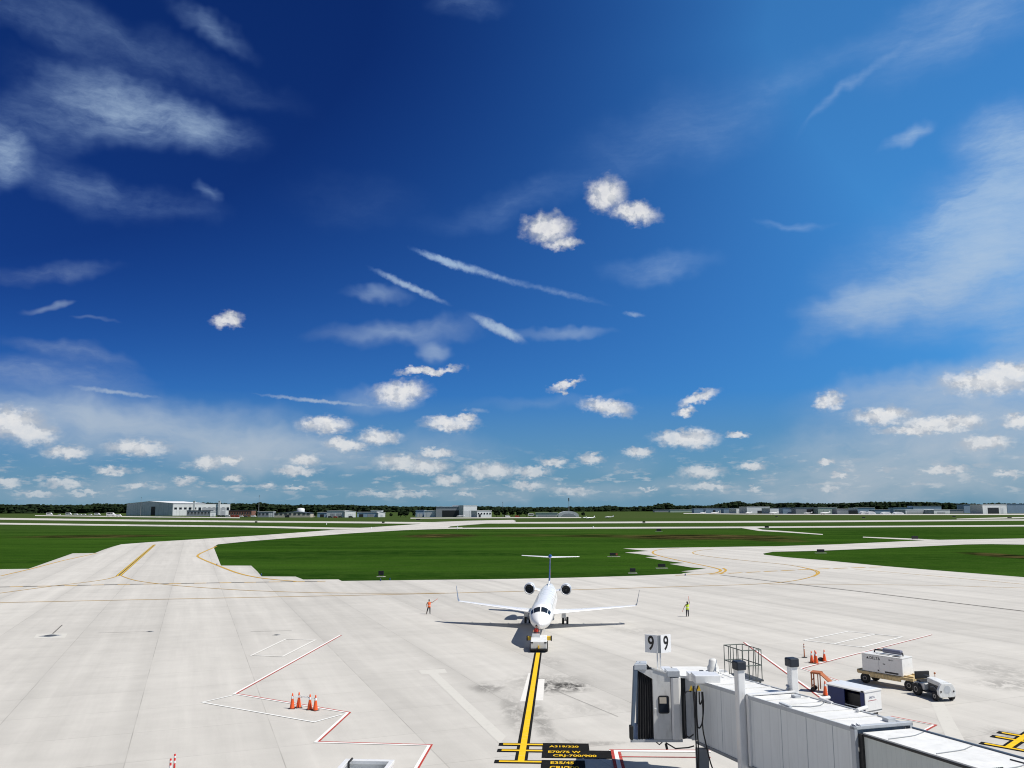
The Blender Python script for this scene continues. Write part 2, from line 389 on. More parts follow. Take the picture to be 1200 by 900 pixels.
cam = bpy.data.cameras.new('camera'); co = bpy.data.objects.new('camera', cam); C.objects.link(co)
cam.sensor_fit = 'HORIZONTAL'; cam.sensor_width = 36; cam.lens = F / 1200 * 36; cam.clip_start = .1; cam.clip_end = 30000
co.matrix_world = Matrix.Translation((0, 0, H)) @ Matrix.Rotation(PI / 2 + PITCH, 4, 'X') @ Matrix.Rotation(-ROLL, 4, 'Z') 
sc = bpy.context.scene; sc.camera = co
sc.render.engine = 'CYCLES'; sc.cycles.pixel_filter_type = 'BLACKMAN_HARRIS'; sc.cycles.filter_width = 1.1
sc.view_settings.view_transform = 'Standard'; sc.view_settings.look = 'None'; sc.view_settings.gamma = 1; sc.view_settings.exposure = 0.0

# ------------------------------------------------------------------ ground sheets
def grass_mat():
    m, nt, b = newmat('grass')
    p = nt.node('ShaderNodeNewGeometry').outputs['Position']
    a = nt.noise(nt.mapping(p, sc=(.22, 1, 1)), .035, 7, .68)
    bb = nt.noise(p, .22, 6, .7)
    fin = nt.noise(p, 2.2, 4, .7)
    c = nt.mix(nt.mr(a, .38, .62), (.014, .046, .005), (.046, .110, .012))
    c = nt.mix(nt.mr(bb, .42, .68, 0, .7), c, (.052, .105, .016))
    c = nt.mix(nt.mr(fin, .35, .65, .6, 0), c, (.008, .026, .004))
    sp = nt.node('ShaderNodeSeparateXYZ'); nt.l.new(p, sp.inputs[0])
    # mown swaths
    mow = nt.m('SINE', nt.m('ADD', nt.m('MULTIPLY', sp.outputs[1], .55), nt.m('MULTIPLY', sp.outputs[0], .16)))
    c = nt.mix(nt.mr(mow, .0, 1, 0, .16), c, (.030, .062, .014))
    # rougher, drier meadow far out
    far = nt.mr(nt.m('ADD', sp.outputs[1], nt.m('MULTIPLY', nt.m('SUBTRACT', a, .5), 500)), 380, 1000)
    c = nt.mix(nt.m('MULTIPLY', far, nt.mr(nt.noise(nt.mapping(p, sc=(.2, 1, 1)), .012, 5, .6), .3, .7, .4, .95)), c, (.060, .082, .030))
    # dry ditches
    acc = None
    for (px, py, rx, ry, k) in [(110, 625.2, 120, 1.5, .8), (515, 627.2, 60, 1.7, .9), (820, 630.5, 140, 2.4, .95), (700, 628.5, 70, 1.4, .7), (900, 634, 50, 2.2, .8), (1170, 654.5, 34, 3.2, .9), (1195, 657, 22, 3, .9), (620, 627.5, 70, 1.2, .4)]:
        x, y = G(px, py); x2, _ = G(px + rx, py); _, y2 = G(px, py - ry)
        mp = nt.mapping(p, (x, y, 0), (0, 0, 0), (abs(x2 - x), abs(y2 - y) * 1.7, 1e6), 'TEXTURE')
        q = nt.mr(nt.vm('LENGTH', mp), 1, .4, 0, k, 'SMOOTHSTEP'); acc = q if acc is None else nt.m('MAXIMUM', acc, q)
    dn = nt.noise(nt.mapping(p, sc=(.4, 1, 1)), .11, 6, .7)
    dry = nt.mix(nt.mr(dn, .46, .66), (.009, .009, .004), (.13, .10, .04))
    c = nt.mix(nt.m('MULTIPLY', acc, nt.mr(nt.noise(p, .06, 6, .7), .28, .44)), c, dry)
    nt.l.new(c, b.inputs['Base Color']); b.inputs['Roughness'].default_value = 1; b.inputs['Specular IOR Level'].default_value = 0
    bp = nt.node('ShaderNodeBump'); bp.inputs['Strength'].default_value = .8; bp.inputs['Distance'].default_value = .25
    nt.l.new(nt.noise(p, 1.2, 6, .75), bp.inputs['Height']); nt.l.new(bp.outputs[0], b.inputs['Normal'])
    return m
M['grass'] = grass_mat()
LANE = R(-20.9)
def concrete_mat(name, near=True):
    m, nt, b = newmat(name)
    p = nt.node('ShaderNodeNewGeometry').outputs['Position']
    r = nt.mapping(p, rot=(0, 0, LANE))            # local: y runs along the paving lanes
    sp = nt.node('ShaderNodeSeparateXYZ'); nt.l.new(r, sp.inputs[0])
    X = sp.outputs[0]; Y = sp.outputs[1]
    W_, L_ = 7.6, 6.1
    xi = nt.m('FLOOR', nt.m('DIVIDE', nt.m('ADD', X, 2.6), W_)); yi = nt.m('FLOOR', nt.m('DIVIDE', Y, L_))
    cbn = nt.node('ShaderNodeCombineXYZ'); nt.l.new(xi, cbn.inputs[0])
    wn = nt.node('ShaderNodeTexWhiteNoise', noise_dimensions='3D'); nt.l.new(cbn.outputs[0], wn.inputs[0])
    cb2 = nt.node('ShaderNodeCombineXYZ'); nt.l.new(xi, cb2.inputs[0]); nt.l.new(yi, cb2.inputs[1])
    wn2 = nt.node('ShaderNodeTexWhiteNoise', noise_dimensions='3D'); nt.l.new(cb2.outputs[0], wn2.inputs[0])
    big = nt.noise(p, .018, 4, .5)
    c = nt.mix(nt.mr(big, .3, .7), (.525, .503, .462), (.580, .556, .512))
    lane = nt.mr(wn.outputs[0], 0, 1, -.085, .06); slab = nt.mr(wn2.outputs[0], 0, 1, -.022, .022)
    streak = nt.noise(nt.mapping(r, sc=(1, .045, 1)), .55, 5, .65)       # rubber and wash streaks along the lanes
    cross = nt.noise(nt.mapping(r, sc=(.12, 1, 1)), .35, 4, .6)
    mott = nt.noise(p, .5, 7, .68)
    f = nt.m('ADD', nt.m('ADD', 1.0, lane), slab)
    f = nt.m('ADD', f, nt.mr(streak, .3, .7, -.10, .05)); f = nt.m('ADD', f, nt.mr(cross, .3, .7, -.035, .03)); f = nt.m('ADD', f, nt.mr(mott, .3, .7, -.045, .035))
    f = nt.m('ADD', f, nt.mr(nt.noise(p, 14, 3, .7), .3, .7, -.03, .03))
    c = nt.vm('SCALE', c, f)
    # joints
    fx = nt.m('ABSOLUTE', nt.m('SUBTRACT', nt.m('FRACT', nt.m('DIVIDE', nt.m('ADD', X, 2.6), W_)), .5))
    fy = nt.m('ABSOLUTE', nt.m('SUBTRACT', nt.m('FRACT', nt.m('DIVIDE', Y, L_)), .5))
    jb = nt.noise(r, .25, 3)
    jx = nt.m('MULTIPLY', nt.mr(fx, .5 - .035 / W_, .5 - .018 / W_), nt.mr(jb, .35, .7, .10, .6))
    jy = nt.m('MULTIPLY', nt.mr(fy, .5 - .03 / L_, .5 - .015 / L_), nt.mr(jb, .35, .7, .15, .5))
    c = nt.mix(nt.m('MAXIMUM', jx, jy), c, (.17, .16, .14))
    # dark edge smear beside some lane joints
    sm = nt.m('MULTIPLY', nt.mr(fx, .30, .5), nt.mr(streak, .40, .60, 0, .34))
    c = nt.mix(sm, c, (.28, .27, .25))
    # rubber marks and oil stains with shapes of their own
    if near:
        acc = None
        for (px, py, rx, ry, k) in [(660, 805, 42, 9, 1.0), (636, 802, 26, 14, .9), (600, 835, 22, 30, .35), (640, 800, 70, 16, .35), (570, 806, 30, 8, .5), (645, 775, 22, 10, .2), (628, 840, 18, 40, .4), (1180, 806, 60, 10, .4),
                                    (750, 740, 60, 6, .15), (690, 830, 90, 14, .12), (1110, 870, 60, 14, .3), (1170, 790, 60, 18, .25), (1190, 870, 30, 20, .45), (660, 870, 40, 5, .2), (700, 872, 50, 4, .35)]:
            x, y = G(px, py); x2, _ = G(px + rx, py); _, y2 = G(px, py - ry)
            mp = nt.mapping(p, (x, y, 0), (0, 0, R(5)), (abs(x2 - x), abs(y2 - y), 1e6), 'TEXTURE')
            q = nt.mr(nt.vm('LENGTH', mp), 1, .2, 0, k, 'SMOOTHSTEP'); acc = q if acc is None else nt.m('MAXIMUM', acc, q)
        sn = nt.noise(nt.mapping(p, sc=(1, .55, 1)), 1.1, 7, .72, .6)
        c = nt.mix(nt.m('MULTIPLY', acc, nt.mr(sn, .41, .55)), c, (.05, .047, .042))
    sp2 = nt.noise(p, .9, 6, .8)
    c = nt.mix(nt.mr(sp2, .70, .78, 0, .45), c, (.16, .15, .13))
    nt.l.new(c, b.inputs['Base Color']); b.inputs['Roughness'].default_value = .9; b.inputs['Specular IOR Level'].default_value = .25
    bp = nt.node('ShaderNodeBump'); bp.inputs['Strength'].default_value = .25; bp.inputs['Distance'].default_value = .01
    nt.l.new(nt.noise(p, 25, 3, .7), bp.inputs['Height']); nt.l.new(bp.outputs[0], b.inputs['Normal'])
    return m
M['concrete'] = concrete_mat('concrete'); M['concrete_far'] = concrete_mat('concrete_far', False)
def paint_mat(name, col, wear=.35, under=(.5, .49, .45), alpha=0.0):
    m, nt, b = newmat(name)
    p = nt.node('ShaderNodeNewGeometry').outputs['Position']
    n = nt.noise(p, 2.2, 7, .75)
    c = nt.mix(nt.mr(n, .52, .72, alpha, alpha + wear), tuple(col), under)
    nt.l.new(c, b.inputs['Base Color']); b.inputs['Roughness'].default_value = .95; b.inputs['Specular IOR Level'].default_value = .08
    return m
M['p_yellow'] = paint_mat('paint_yellow', (.80, .50, .02), .25)
M['p_taxi'] = paint_mat('paint_taxi_yellow', (.50, .30, .05), .6)
M['p_taxi_black'] = paint_mat('paint_taxi_black', (.10, .09, .08), .5)
M['p_black'] = paint_mat('paint_black', (.012, .012, .012), .25, under=(.06, .058, .055))
M['p_white'] = paint_mat('paint_white', (.80, .80, .78), .18)
M['p_faint'] = paint_mat('paint_faint', (.74, .72, .68), .5, alpha=.1)
M['p_ghost'] = paint_mat('paint_ghost', (.615, .592, .545), .6, alpha=.35)
M['p_red'] = paint_mat('paint_red', (.42, .06, .05), .45)
M['p_tar'] = paint_mat('joint_sealant', (.16, .15, .14), .6)

def sheet(name, pts, z, mat):
    bm = bmesh.new(); vs = [bm.verts.new((x, y, z)) for x, y in pts]; f = bm.faces.new(vs)
    if f.normal.z < 0: f.normal_flip()
    bmesh.ops.triangulate(bm, faces=bm.faces)
    me = bpy.data.meshes.new(name); bm.to_mesh(me); bm.free(); me.materials.append(M[mat])
    for p_ in me.polygons: pass
    o = bpy.data.objects.new(name, me); C.objects.link(o); o['kind'] = 'structure'; return o
def px_sheet(name, pts, z, mat): return sheet(name, [G(*p) for p in pts], z, mat)
def resample(P, step):
    out = [P[0]]
    for a, b in zip(P, P[1:]):
        n = max(1, int((b - a).length / step))
        for i in range(1, n + 1): out.append(a.lerp(b, i / n))
    return out
def smooth_line(pts, k=2):
    P = [Vector(p) for p in pts]
    for _ in range(k):
        Q = [P[0]]
        for a, b in zip(P, P[1:]): Q += [a.lerp(b, .25), a.lerp(b, .75)]
        Q.append(P[-1]); P = Q
    return P
def ribbon_mb(P, wd, z, off=0.0, mb=None):
    mb = mb or MB(); n = len(P); L = []; Rr = []
    for i in range(n):
        d0 = (P[i] - P[i - 1]).normalized() if i else None
        d1 = (P[i + 1] - P[i]).normalized() if i < n - 1 else None
        d = ((d0 or d1) + (d1 or d0)).normalized(); nn = Vector((-d.y, d.x)); k = 1.0
        if d0 and d1: k = 1 / max(.35, nn.dot(Vector((-d0.y, d0.x))))
        L.append(P[i] + nn * (off + wd / 2) * k); Rr.append(P[i] + nn * (off - wd / 2) * k)
    vs = [(p.x, p.y, z) for p in L] + [(p.x, p.y, z) for p in Rr]
    mb.add(vs, [(i, n + i, n + i + 1, i + 1) for i in range(n - 1)]); return mb
def line(name, pts, wd, z, mat, smooth=0, off=0.0):
    P = [Vector(G(*p)) for p in pts]
    if smooth: P = smooth_line(P, smooth)
    o = ribbon_mb(P, wd, z, off).build(name, mat); o['kind'] = 'structure'; return o
def dashed(name, pts, wd, z, mat, dash, gap, smooth=0, phase=0.0):
    P = [Vector(G(*p)) for p in pts]
    if smooth: P = smooth_line(P, smooth)
    mb = MB(); t = phase; on = True; cur = [P[0]]; rem = dash
    for a, b in zip(P, P[1:]):
        L = (b - a).length; pos = 0
        while L - pos > rem:
            pos += rem; q = a.lerp(b, pos / L); cur.append(q)
            if on and len(cur) > 1: ribbon_mb(cur, wd, z, 0, mb)
            on = not on; rem = dash if on else gap; cur = [q]
        rem -= L - pos; cur.append(b)
    if on and len(cur) > 1: ribbon_mb(cur, wd, z, 0, mb)
    o = mb.build(name, mat); o['kind'] = 'structure'; return o

# grass plain to the horizon
sheet('ground', [(-14000, -300), (14000, -300), (14000, 16000), (-14000, 16000)], -.03, 'grass')
# apron outline from the grass edge, walked left to right, then closed behind the camera
ap = [(-60, 668), (0, 663), (32, 662.8), (84, 645), (110, 644.8), (120, 641), (131, 637.5), (141, 634.8), (175, 632.4), (252, 628.2), (254, 635.6), (249, 638.7), (257.5, 660.5), (293, 660.8), (300, 667.5), (305, 673.5),
      (345, 674), (354, 677.5), (395, 677.6), (399, 679.5), (480, 679), (600, 678.4), (680, 677.2), (740, 675.8), (797, 673.8), (800, 673), (812, 671.6), (797, 670.9), (826, 667.7), (808, 666.2), (783, 662), (801, 661.2), (776, 658), (755, 654), (769, 653.4), (746, 650), (731, 648.4), (759, 646.7), (729, 643.6),
      (800, 643.0), (860, 642.5), (905, 642.2), (905, 648.5), (893, 650.6), (894, 652), (920, 655.2), (960, 658.6), (1037, 666.5), (1120, 673.8), (1200, 680.5), (1330, 692)]
apw = [G(*p) for p in ap]
sheet('apron', [(-420, -40)] + [(-420, apw[0][1] + 6)] + apw + [(330, apw[-1][1] - 25), (330, -40)], 0.0, 'concrete')
px_sheet('taxiway', [(251, 628.25), (300, 625.6), (345, 622.6), (392, 619.4), (470, 618.4), (540, 617.6), (545, 618.9), (500, 619.6), (472, 620.4), (410, 623.7), (335, 628.9), (290, 632.2), (253, 635.65)], .004, 'concrete_far')
px_sheet('taxiway', [(904, 642.3), (980, 640.4), (1093, 636), (1200, 635), (1300, 634.6), (1300, 644), (1200, 642.2), (1160, 641.3), (1130, 641.5), (1040, 645), (955, 647.9), (904, 648.6)], .004, 'concrete_far')
px_sheet('taxiway', [(1010, 631.7), (1060, 633.9), (1100, 636.0), (1096, 637.0), (1050, 634.9), (1010, 632.6)], .008, 'concrete_far')
px_sheet('taxiway', [(868, 620.6), (884, 620.4), (892, 622.6), (920, 624.6), (963, 628.3), (963, 629.2), (920, 626), (888, 624), (876, 622)], .008, 'concrete_far')
px_sheet('runway', [(-40, 602.4), (0, 602.9), (160, 606.0), (290, 608.2), (480, 610.9), (545, 611.6), (660, 612.0), (840, 612.3), (980, 612.6), (1200, 612.6), (1260, 612.5), (1260, 614.2), (1200, 614.1), (980, 614.4), (840, 614.2), (660, 613.8), (480, 612.9), (290, 610), (160, 608), (0, 605), (-40, 604.4)], .012, 'concrete_far')
px_sheet('taxiway', [(-40, 608.2), (0, 608.7), (160, 611.8), (290, 614.2), (392, 616.8), (460, 618.0), (660, 618.2), (840, 618.8), (1200, 619.2), (1260, 619.2), (1260, 621), (1200, 620.9), (840, 620.6), (660, 620.1), (535, 619.3), (392, 619), (290, 616), (160, 613.6), (0, 610.6), (-40, 610)], .016, 'concrete_far')
px_sheet('taxiway', [(392, 618.4), (430, 617), (490, 613.4), (500, 611.4), (548, 609.9), (600, 609.2), (604, 610.8), (600, 612.2), (570, 613.3), (527, 616.3), (520, 619.2)], .020, 'concrete_far')
px_sheet('apron', [(40, 600), (147, 601.9), (280, 604.2), (280, 605.1), (147, 602.9), (40, 600.8)], .008, 'concrete_far')
px_sheet('apron', [(480, 605.9), (600, 606.2), (680, 606.6), (680, 607.5), (600, 607.2), (480, 606.9)], .008, 'concrete_far')
px_sheet('apron', [(800, 602.6), (880, 604.0), (960, 604.8), (1040, 605.5), (1200, 606.0), (1260, 606), (1260, 607.4), (1200, 607.4), (1040, 606.5), (960, 605.7), (880, 604.8), (800, 603.3)], .008, 'concrete_far')
px_sheet('taxiway', [(1120, 611.3), (1180, 610.0), (1260, 609.8), (1260, 611.2), (1200, 611.2), (1120, 612)], .008, 'concrete_far')

Z1, Z2, Z3, Z4, Z5 = .030, .034, .038, .042, .046
Z1 = .004 + .020; Z2 = Z1 + .004; Z3 = Z2 + .004; Z4 = Z3 + .004; Z5 = Z4 + .004
T = 'p_taxi'; TB_ = 'p_taxi_black'
line('taxi_line', [(0, 670.8), (32, 663.7), (70, 654), (112, 645)], .45, Z1, T)
line('taxi_line_border', [(180, 635.5), (137.5, 671.6)], 1.0, Z1, TB_)
line('taxi_line', [(180, 635.5), (137.5, 671.6)], .20, Z2, 'p_yellow', off=.28)
line('taxi_line', [(180, 635.5), (137.5, 671.6)], .20, Z2, 'p_yellow', off=-.28)
line('taxi_line', [(137.5, 671.4), (128, 674.8), (112, 677.5), (87, 680.4), (62, 683), (0, 691), (-40, 696)], .30, Z3, T, 2)
line('taxi_line', [(140, 671.4), (149, 675.2), (162, 678.6), (200, 683.4), (250, 687.5), (300, 690.8), (400, 694.2), (520, 694.6)], .28, Z4, T, 2)
line('edge_line_border', [(-40, 684.6), (0, 684), (135, 682), (300, 680.3), (380, 679.7)], .8, Z1, T)
dashed('edge_line_dash', [(-40, 684.6), (0, 684), (135, 682), (300, 680.3), (380, 679.7)], .8, Z2, TB_, 2.2, 2.0)
line('taxi_line', [(-40, 703), (0, 702.3), (400, 696.7), (480, 695.6), (680, 691.7), (820, 688.3), (890, 686.6), (925, 683.8), (949, 679), (958, 674), (950, 669.8), (925, 664.2), (878, 659.5), (843, 655.5), (818, 652.2), (808, 649.2), (818, 646.4), (835, 645.2)], .30, Z3 + .004, T, 2)
line('taxi_line', [(952, 678), (960, 673.8), (955, 670.4), (935, 666.3)], .35, Z1, T, 2)
line('taxi_line', [(795, 643.8), (780, 644.3), (766, 646), (762, 649.2), (773, 653.2), (803.7, 660.2), (836, 666.8), (845, 670), (838, 673.3), (820, 674.6), (790, 675.6)], .55, Z2, T, 2)
line('taxi_line', [(846, 667.5), (850.5, 670.2), (843, 673.8)], .5, Z1, T, 2)
dashed('edge_line_dash', [(830, 674.6), (948, 669.5), (1032, 667.2)], .8, Z1, T, 3.5, 1.2)
line('expansion_joint', [(843, 675.5), (905, 683.6), (1000, 695.3), (1200, 720.5), (1260, 728)], .42, Z1, 'p_tar')
line('taxi_line', [(1000, 669.8), (1100, 679), (1200, 688.9), (1250, 694)], .22, Z2, T)
line('taxi_line', [(900, 686.8), (976, 687.3), (1100, 689.4), (1200, 693.2), (1250, 695)], .22, Z1, T)
line('taxi_line', [(252.5, 638), (240, 643.2), (229, 648.3), (232, 651.5), (257.5, 662), (277.5, 670), (300, 675), (325, 678), (345, 679.5)], .6, Z3, T, 2)
# stand lead-in line with black border, stop bars and lettering
c0 = Vector(G(628.5, 765.5)); c1 = Vector(G(607.5, 893.2)); dl = (c1 - c0).normalized(); nl = Vector((-dl.y, dl.x))   # nl points to +x (towards the right)
if nl.x < 0: nl = -nl
def bar_sheet(name, c, a0, a1, b0, b1, z, mat, base=None, dd=None, nn=None):
    dd = dd or dl; nn = nn or nl
    return sheet(name, [tuple(c + nn * a + dd * b) for a, b in ((a0, b0), (a1, b0), (a1, b1), (a0, b1))], z, mat)
def stand(c0, c1, zb, boxes=True):
    dl = (c1 - c0).normalized(); nl = Vector((-dl.y, dl.x)); nl = -nl if nl.x < 0 else nl
    L = (c1 - c0).length
    bar_sheet('lead_in_border', c0, -.33, .33, 0, L + .05, zb, 'p_black', dd=dl, nn=nl)
    bar_sheet('lead_in_line', c0, -.17, .17, 0, L, zb + .008, 'p_yellow', dd=dl, nn=nl)
    for k, bb in enumerate((L - 3.1, L - 1.95, L)):
        bar_sheet('stop_bar_border', c0, -1.35, 1.05, bb - .26, bb + .26, zb + .004, 'p_black', dd=dl, nn=nl)
        bar_sheet('stop_bar', c0, -1.12, 1.05, bb - .12, bb + .12, zb + .012, 'p_yellow', dd=dl, nn=nl)
    return dl, nl, L
dl, nl, L = stand(c0, c1, Z1)
def on_line(a, b): return c0 + nl * a + dl * b
bar_sheet('stand_text_panel', c0, 1.05, 3.55, L - 3.4, L - 2.1, Z1 + .016, 'p_black')
bar_sheet('stand_text_panel', c0, 1.05, 4.75, L - 2.1, L - .75, Z1 + .012, 'p_black')
bar_sheet('stand_text_panel', c0, 1.05, 3.25, L - .3, L + 2.4, Z1 + .016, 'p_black')
def floor_text(s, a, b, size, stretch, z):
    def T_(v):
        p = on_line(a + v.x, b - v.y * stretch); return (p.x, p.y, z)
    vs, fs = text_mesh(s, size, T_)
    o = MB().add(vs, fs).build('stand_text', 'p_yellow'); o['kind'] = 'structure'
floor_text('A319/320', 2.2, L - 2.72, .40, 1.15, Z1 + .022)
floor_text('E70/75 W', 2.2, L - 1.72, .42, 1.25, Z1 + .022)
floor_text('CRJ-700/900', 2.75, L - 1.07, .44, 1.1, Z1 + .022)
floor_text('E35/45', 2.1, L + .18, .44, 1.3, Z1 + .022)
floor_text('CRJ/200', 2.2, L + .95, .44, 1.3, Z1 + .022)
c2 = Vector(G(1206, 862)); c3 = Vector(G(1178, 880.5))
stand(c2, c3, Z1)
# patches of blanked paint under the line
px_sheet('blanked_paint', [(617, 789), (623, 789), (617, 822), (607, 822)], .004, 'p_faint')
px_sheet('blanked_paint', [(628, 796), (636, 796), (634, 821), (625, 821)], .004, 'p_faint')
px_sheet('blanked_paint', [(488, 785), (519, 783.4), (522, 788), (511, 789), (590, 863), (583, 872), (500, 789.5), (492, 790)], .008, 'p_ghost')
px_sheet('blanked_paint', [(1088, 826), (1103, 826), (1128, 872), (1106, 868)], .008, 'p_ghost')
# equipment lines, white with a red edge
def eq(pts, w1=.16, w2=.10, side=1, z=Z1):
    line('equipment_line', pts, w1, z, 'p_white'); line('equipment_line_edge', pts, w2, z + .004, 'p_red', off=side * (w1 / 2 + w2 / 2 - .01))
eq([(396.7, 743.2), (272, 811.2), (405, 834.2), (367, 868.6), (500, 873.2), (484, 900), (470, 925)], .18, .11, 1)
line('equipment_line', [(271.5, 812.6), (234.5, 821), (365.5, 845), (398, 836.3)], .14, Z2, 'p_white')
line('equipment_line', [(291.5, 766.8), (333, 747.4), (367.5, 748.6), (329, 767.8), (294, 766)], .22, Z2, 'p_faint')
eq([(871, 754.8), (964, 822.5), (985, 838)], .18, .10, -1)
eq([(1089, 747.2), (980, 774.2), (936, 785.8), (975, 799), (1010, 811)], .16, .09, 1)
line('equipment_line', [(940, 752.8), (992, 742.8), (1055.5, 749.6), (1008, 761.4), (940, 752.8)], .19, Z2, 'p_white')
line('equipment_line', [(975.5, 757.2), (1024, 746.2)], .18, Z2, 'p_white')
eq([(1040, 843), (1091.6, 853.2), (1072, 863.5)], .12, .12, 1)
line('equipment_line', [(711, 881), (830, 882.6)], .30, Z2, 'p_white'); line('equipment_line_edge', [(711, 879.9), (830, 881.3)], .10, Z3, 'p_red')
line('equipment_line', [(725, 888), (830, 889.6)], .10, Z2, 'p_red')
line('equipment_line', [(718.5, 880.4), (726, 915)], .22, Z4, 'p_white'); line('equipment_line_edge', [(714.5, 880.4), (721, 915)], .16, Z5, 'p_red'); line('equipment_line_edge', [(722.8, 882.6), (731, 915)], .16, Z5, 'p_red')
# hydrant pit and small covers in the apron
x, y = G(57, 741.5)
def ringlid(px, py, r, nm, lab):
    x, y = G(px, py)
    t = thing(nm, lab, 'pit cover', (x, y, 0), LANE)
    MB().box(-r, r, -r, r, .006, .02).build('frame', 'mid_grey', t)
    MB().lathe([(r * .8, .02), (r * .78, .035), (r * .1, .04)], n=20).build('lid', 'dark_grey', t); return t
px_sheet('concrete_patch', [(37, 744.5), (41, 739.5), (77, 739), (74, 744)], .008, 'p_ghost')
ringlid(57, 741.5, .75, 'hydrant_pit_cover', 'dark rusty hydrant pit cover in the concrete at far left of the apron')
ringlid(174, 737.3, .28, 'drain_cover', 'small dark drain cover at the end of a sawn joint, left of the traffic cones')
ringlid(322, 742.3, .28, 'valve_cover', 'small dark valve cover just above the faint white rectangle')
line('sawn_joint', [(60, 739), (71, 729)], .14, Z1, 'p_tar'); line('sawn_joint', [(113, 738.6), (172, 737.3)], .07, Z1, 'p_tar'); line('sawn_joint', [(292, 738.2), (340, 737.3)], .08, Z1, 'p_tar')
line('sawn_joint', [(640, 806), (722, 841)], .03, Z1, 'p_tar')

# ------------------------------------------------------------------ aircraft
def interp(tab, s):
    for (a, *va), (b, *vb) in zip(tab, tab[1:]):
        if s <= b:
            t = (s - a) / (b - a); return [p + (q - p) * t for p, q in zip(va, vb)]
    return list(tab[-1][1:])
FUS = [(0, .03, 2.20, 2.12), (.12, .22, 2.38, 1.96), (.5, .50, 2.62, 1.76), (1.0, .72, 2.83, 1.62), (1.6, .90, 3.03, 1.52), (2.0, .98, 3.20, 1.47), (2.6, 1.07, 3.50, 1.43), (3.2, 1.12, 3.65, 1.42), (4, 1.14, 3.70, 1.42),
       (20, 1.14, 3.70, 1.42), (22, 1.06, 3.70, 1.60), (24, .86, 3.66, 2.05), (26, .58, 3.58, 2.60), (28, .28, 3.46, 3.02), (29.2, .10, 3.34, 3.14)]
def fpt(s, t, grow=0.0):
    "surface point, t = angle from top (0) towards +x"
    w_, zt, zb = interp(FUS, s); zc = (zt + zb) / 2
    if s > 3.0: zc = zc
    h = (zt - zb) / 2
    return (math.sin(t) * (w_ + grow), s, zc + math.cos(t) * (h + grow))
noseX, noseY = 2.42, 78.9
PL = thing('regional_jet', 'white twin engine regional jet with blue T tail, nose towards the gate', 'airplane', (noseX, noseY, 0), rot=(0, R(1.1), R(-4.6)))
ss = [0, .04, .12, .28, .5, .75, 1.0, 1.3, 1.6, 2.0, 2.3, 2.6, 2.9, 3.2, 3.6, 4] + [4 + 2 * i for i in range(1, 9)] + [21, 22, 23, 24, 25, 26, 27, 28, 28.7, 29.2]
mb = MB(); mb.loft([[fpt(s, 2 * PI * i / 40) for i in range(40)] for s in ss]); mb.build('fuselage', 'plane_white', PL)
def patch(name, s0, s1, t0, t1, mat, grow=.006, ns=4, nt_=5, sk=0.0, par=None):
    mb = MB(); vs = []
    for i in range(ns + 1):
        for j in range(nt_ + 1):
            t = t0 + (t1 - t0) * j / nt_; s = s0 + (s1 - s0) * i / ns + sk * (j / nt_)
            vs.append(fpt(s, t, grow))
    fs = [(i * (nt_ + 1) + j, i * (nt_ + 1) + j + 1, (i + 1) * (nt_ + 1) + j + 1, (i + 1) * (nt_ + 1) + j) for i in range(ns) for j in range(nt_)]
    mb.add(vs, fs, True); return mb.build(name, mat, par or PL)
for sg in (-1, 1):
    patch('cockpit_window', 1.78, 2.52, sg * R(3), sg * R(40), 'glass_dark', sk=.06)
    patch('cockpit_window', 1.95, 2.62, sg * R(43), sg * R(62), 'glass_dark', sk=.12)
    mbw = MB()
    for k in range(15):
        s = 5.2 + k * .82
        vs = [fpt(s + a * .12, sg * (R(68) + b_ * .13), .006) for a, b_ in ((-1, -1), (1, -1), (1, 1), (-1, 1))]
        mbw = MB().add(vs, [(0, 1, 2, 3)]); mbw.build('cabin_window', 'glass_dark', PL)
def airfoil(le, te, th, n=8):
    "ring of points between leading edge point and trailing edge point with thickness th along z (or x)"
    up = []; lo = []
    for i in range(n + 1):
        t = i / n; t2 = (1 - math.cos(PI * t)) / 2
        y_ = 4 * th * (.2969 * math.sqrt(t2) - .126 * t2 - .3516 * t2 ** 2 + .2843 * t2 ** 3 - .1015 * t2 ** 4) * 1.25
        up.append((t2, y_)); lo.append((t2, -y_ * .7))
    return up + lo[-2:0:-1]
def surf(name, secs, mat, vertical=False, par=PL):
    "secs: list of (x, s_le, chord, z, thickness)"
    rings = []
    for x_, sle, ch, z_, th in secs:
        r = []
        for t, h in airfoil(0, 1, th):
            r.append((x_ + h * ch, sle + t * ch, z_) if vertical else (x_, sle + t * ch, z_ + h * ch))
        rings.append(r)
    return MB().loft(rings).build(name, mat, par)
surf('wing', [(-.9, 12.3, 4.2, 1.62, .09), (-3.6, 13.7, 2.75, 1.78, .09), (-9.9, 16.3, 1.05, 2.22, .08)], 'plane_white')
surf('wing', [(.9, 12.3, 4.2, 1.62, .09), (3.6, 13.7, 2.75, 1.78, .09), (9.9, 16.3, 1.05, 2.22, .08)], 'plane_white')
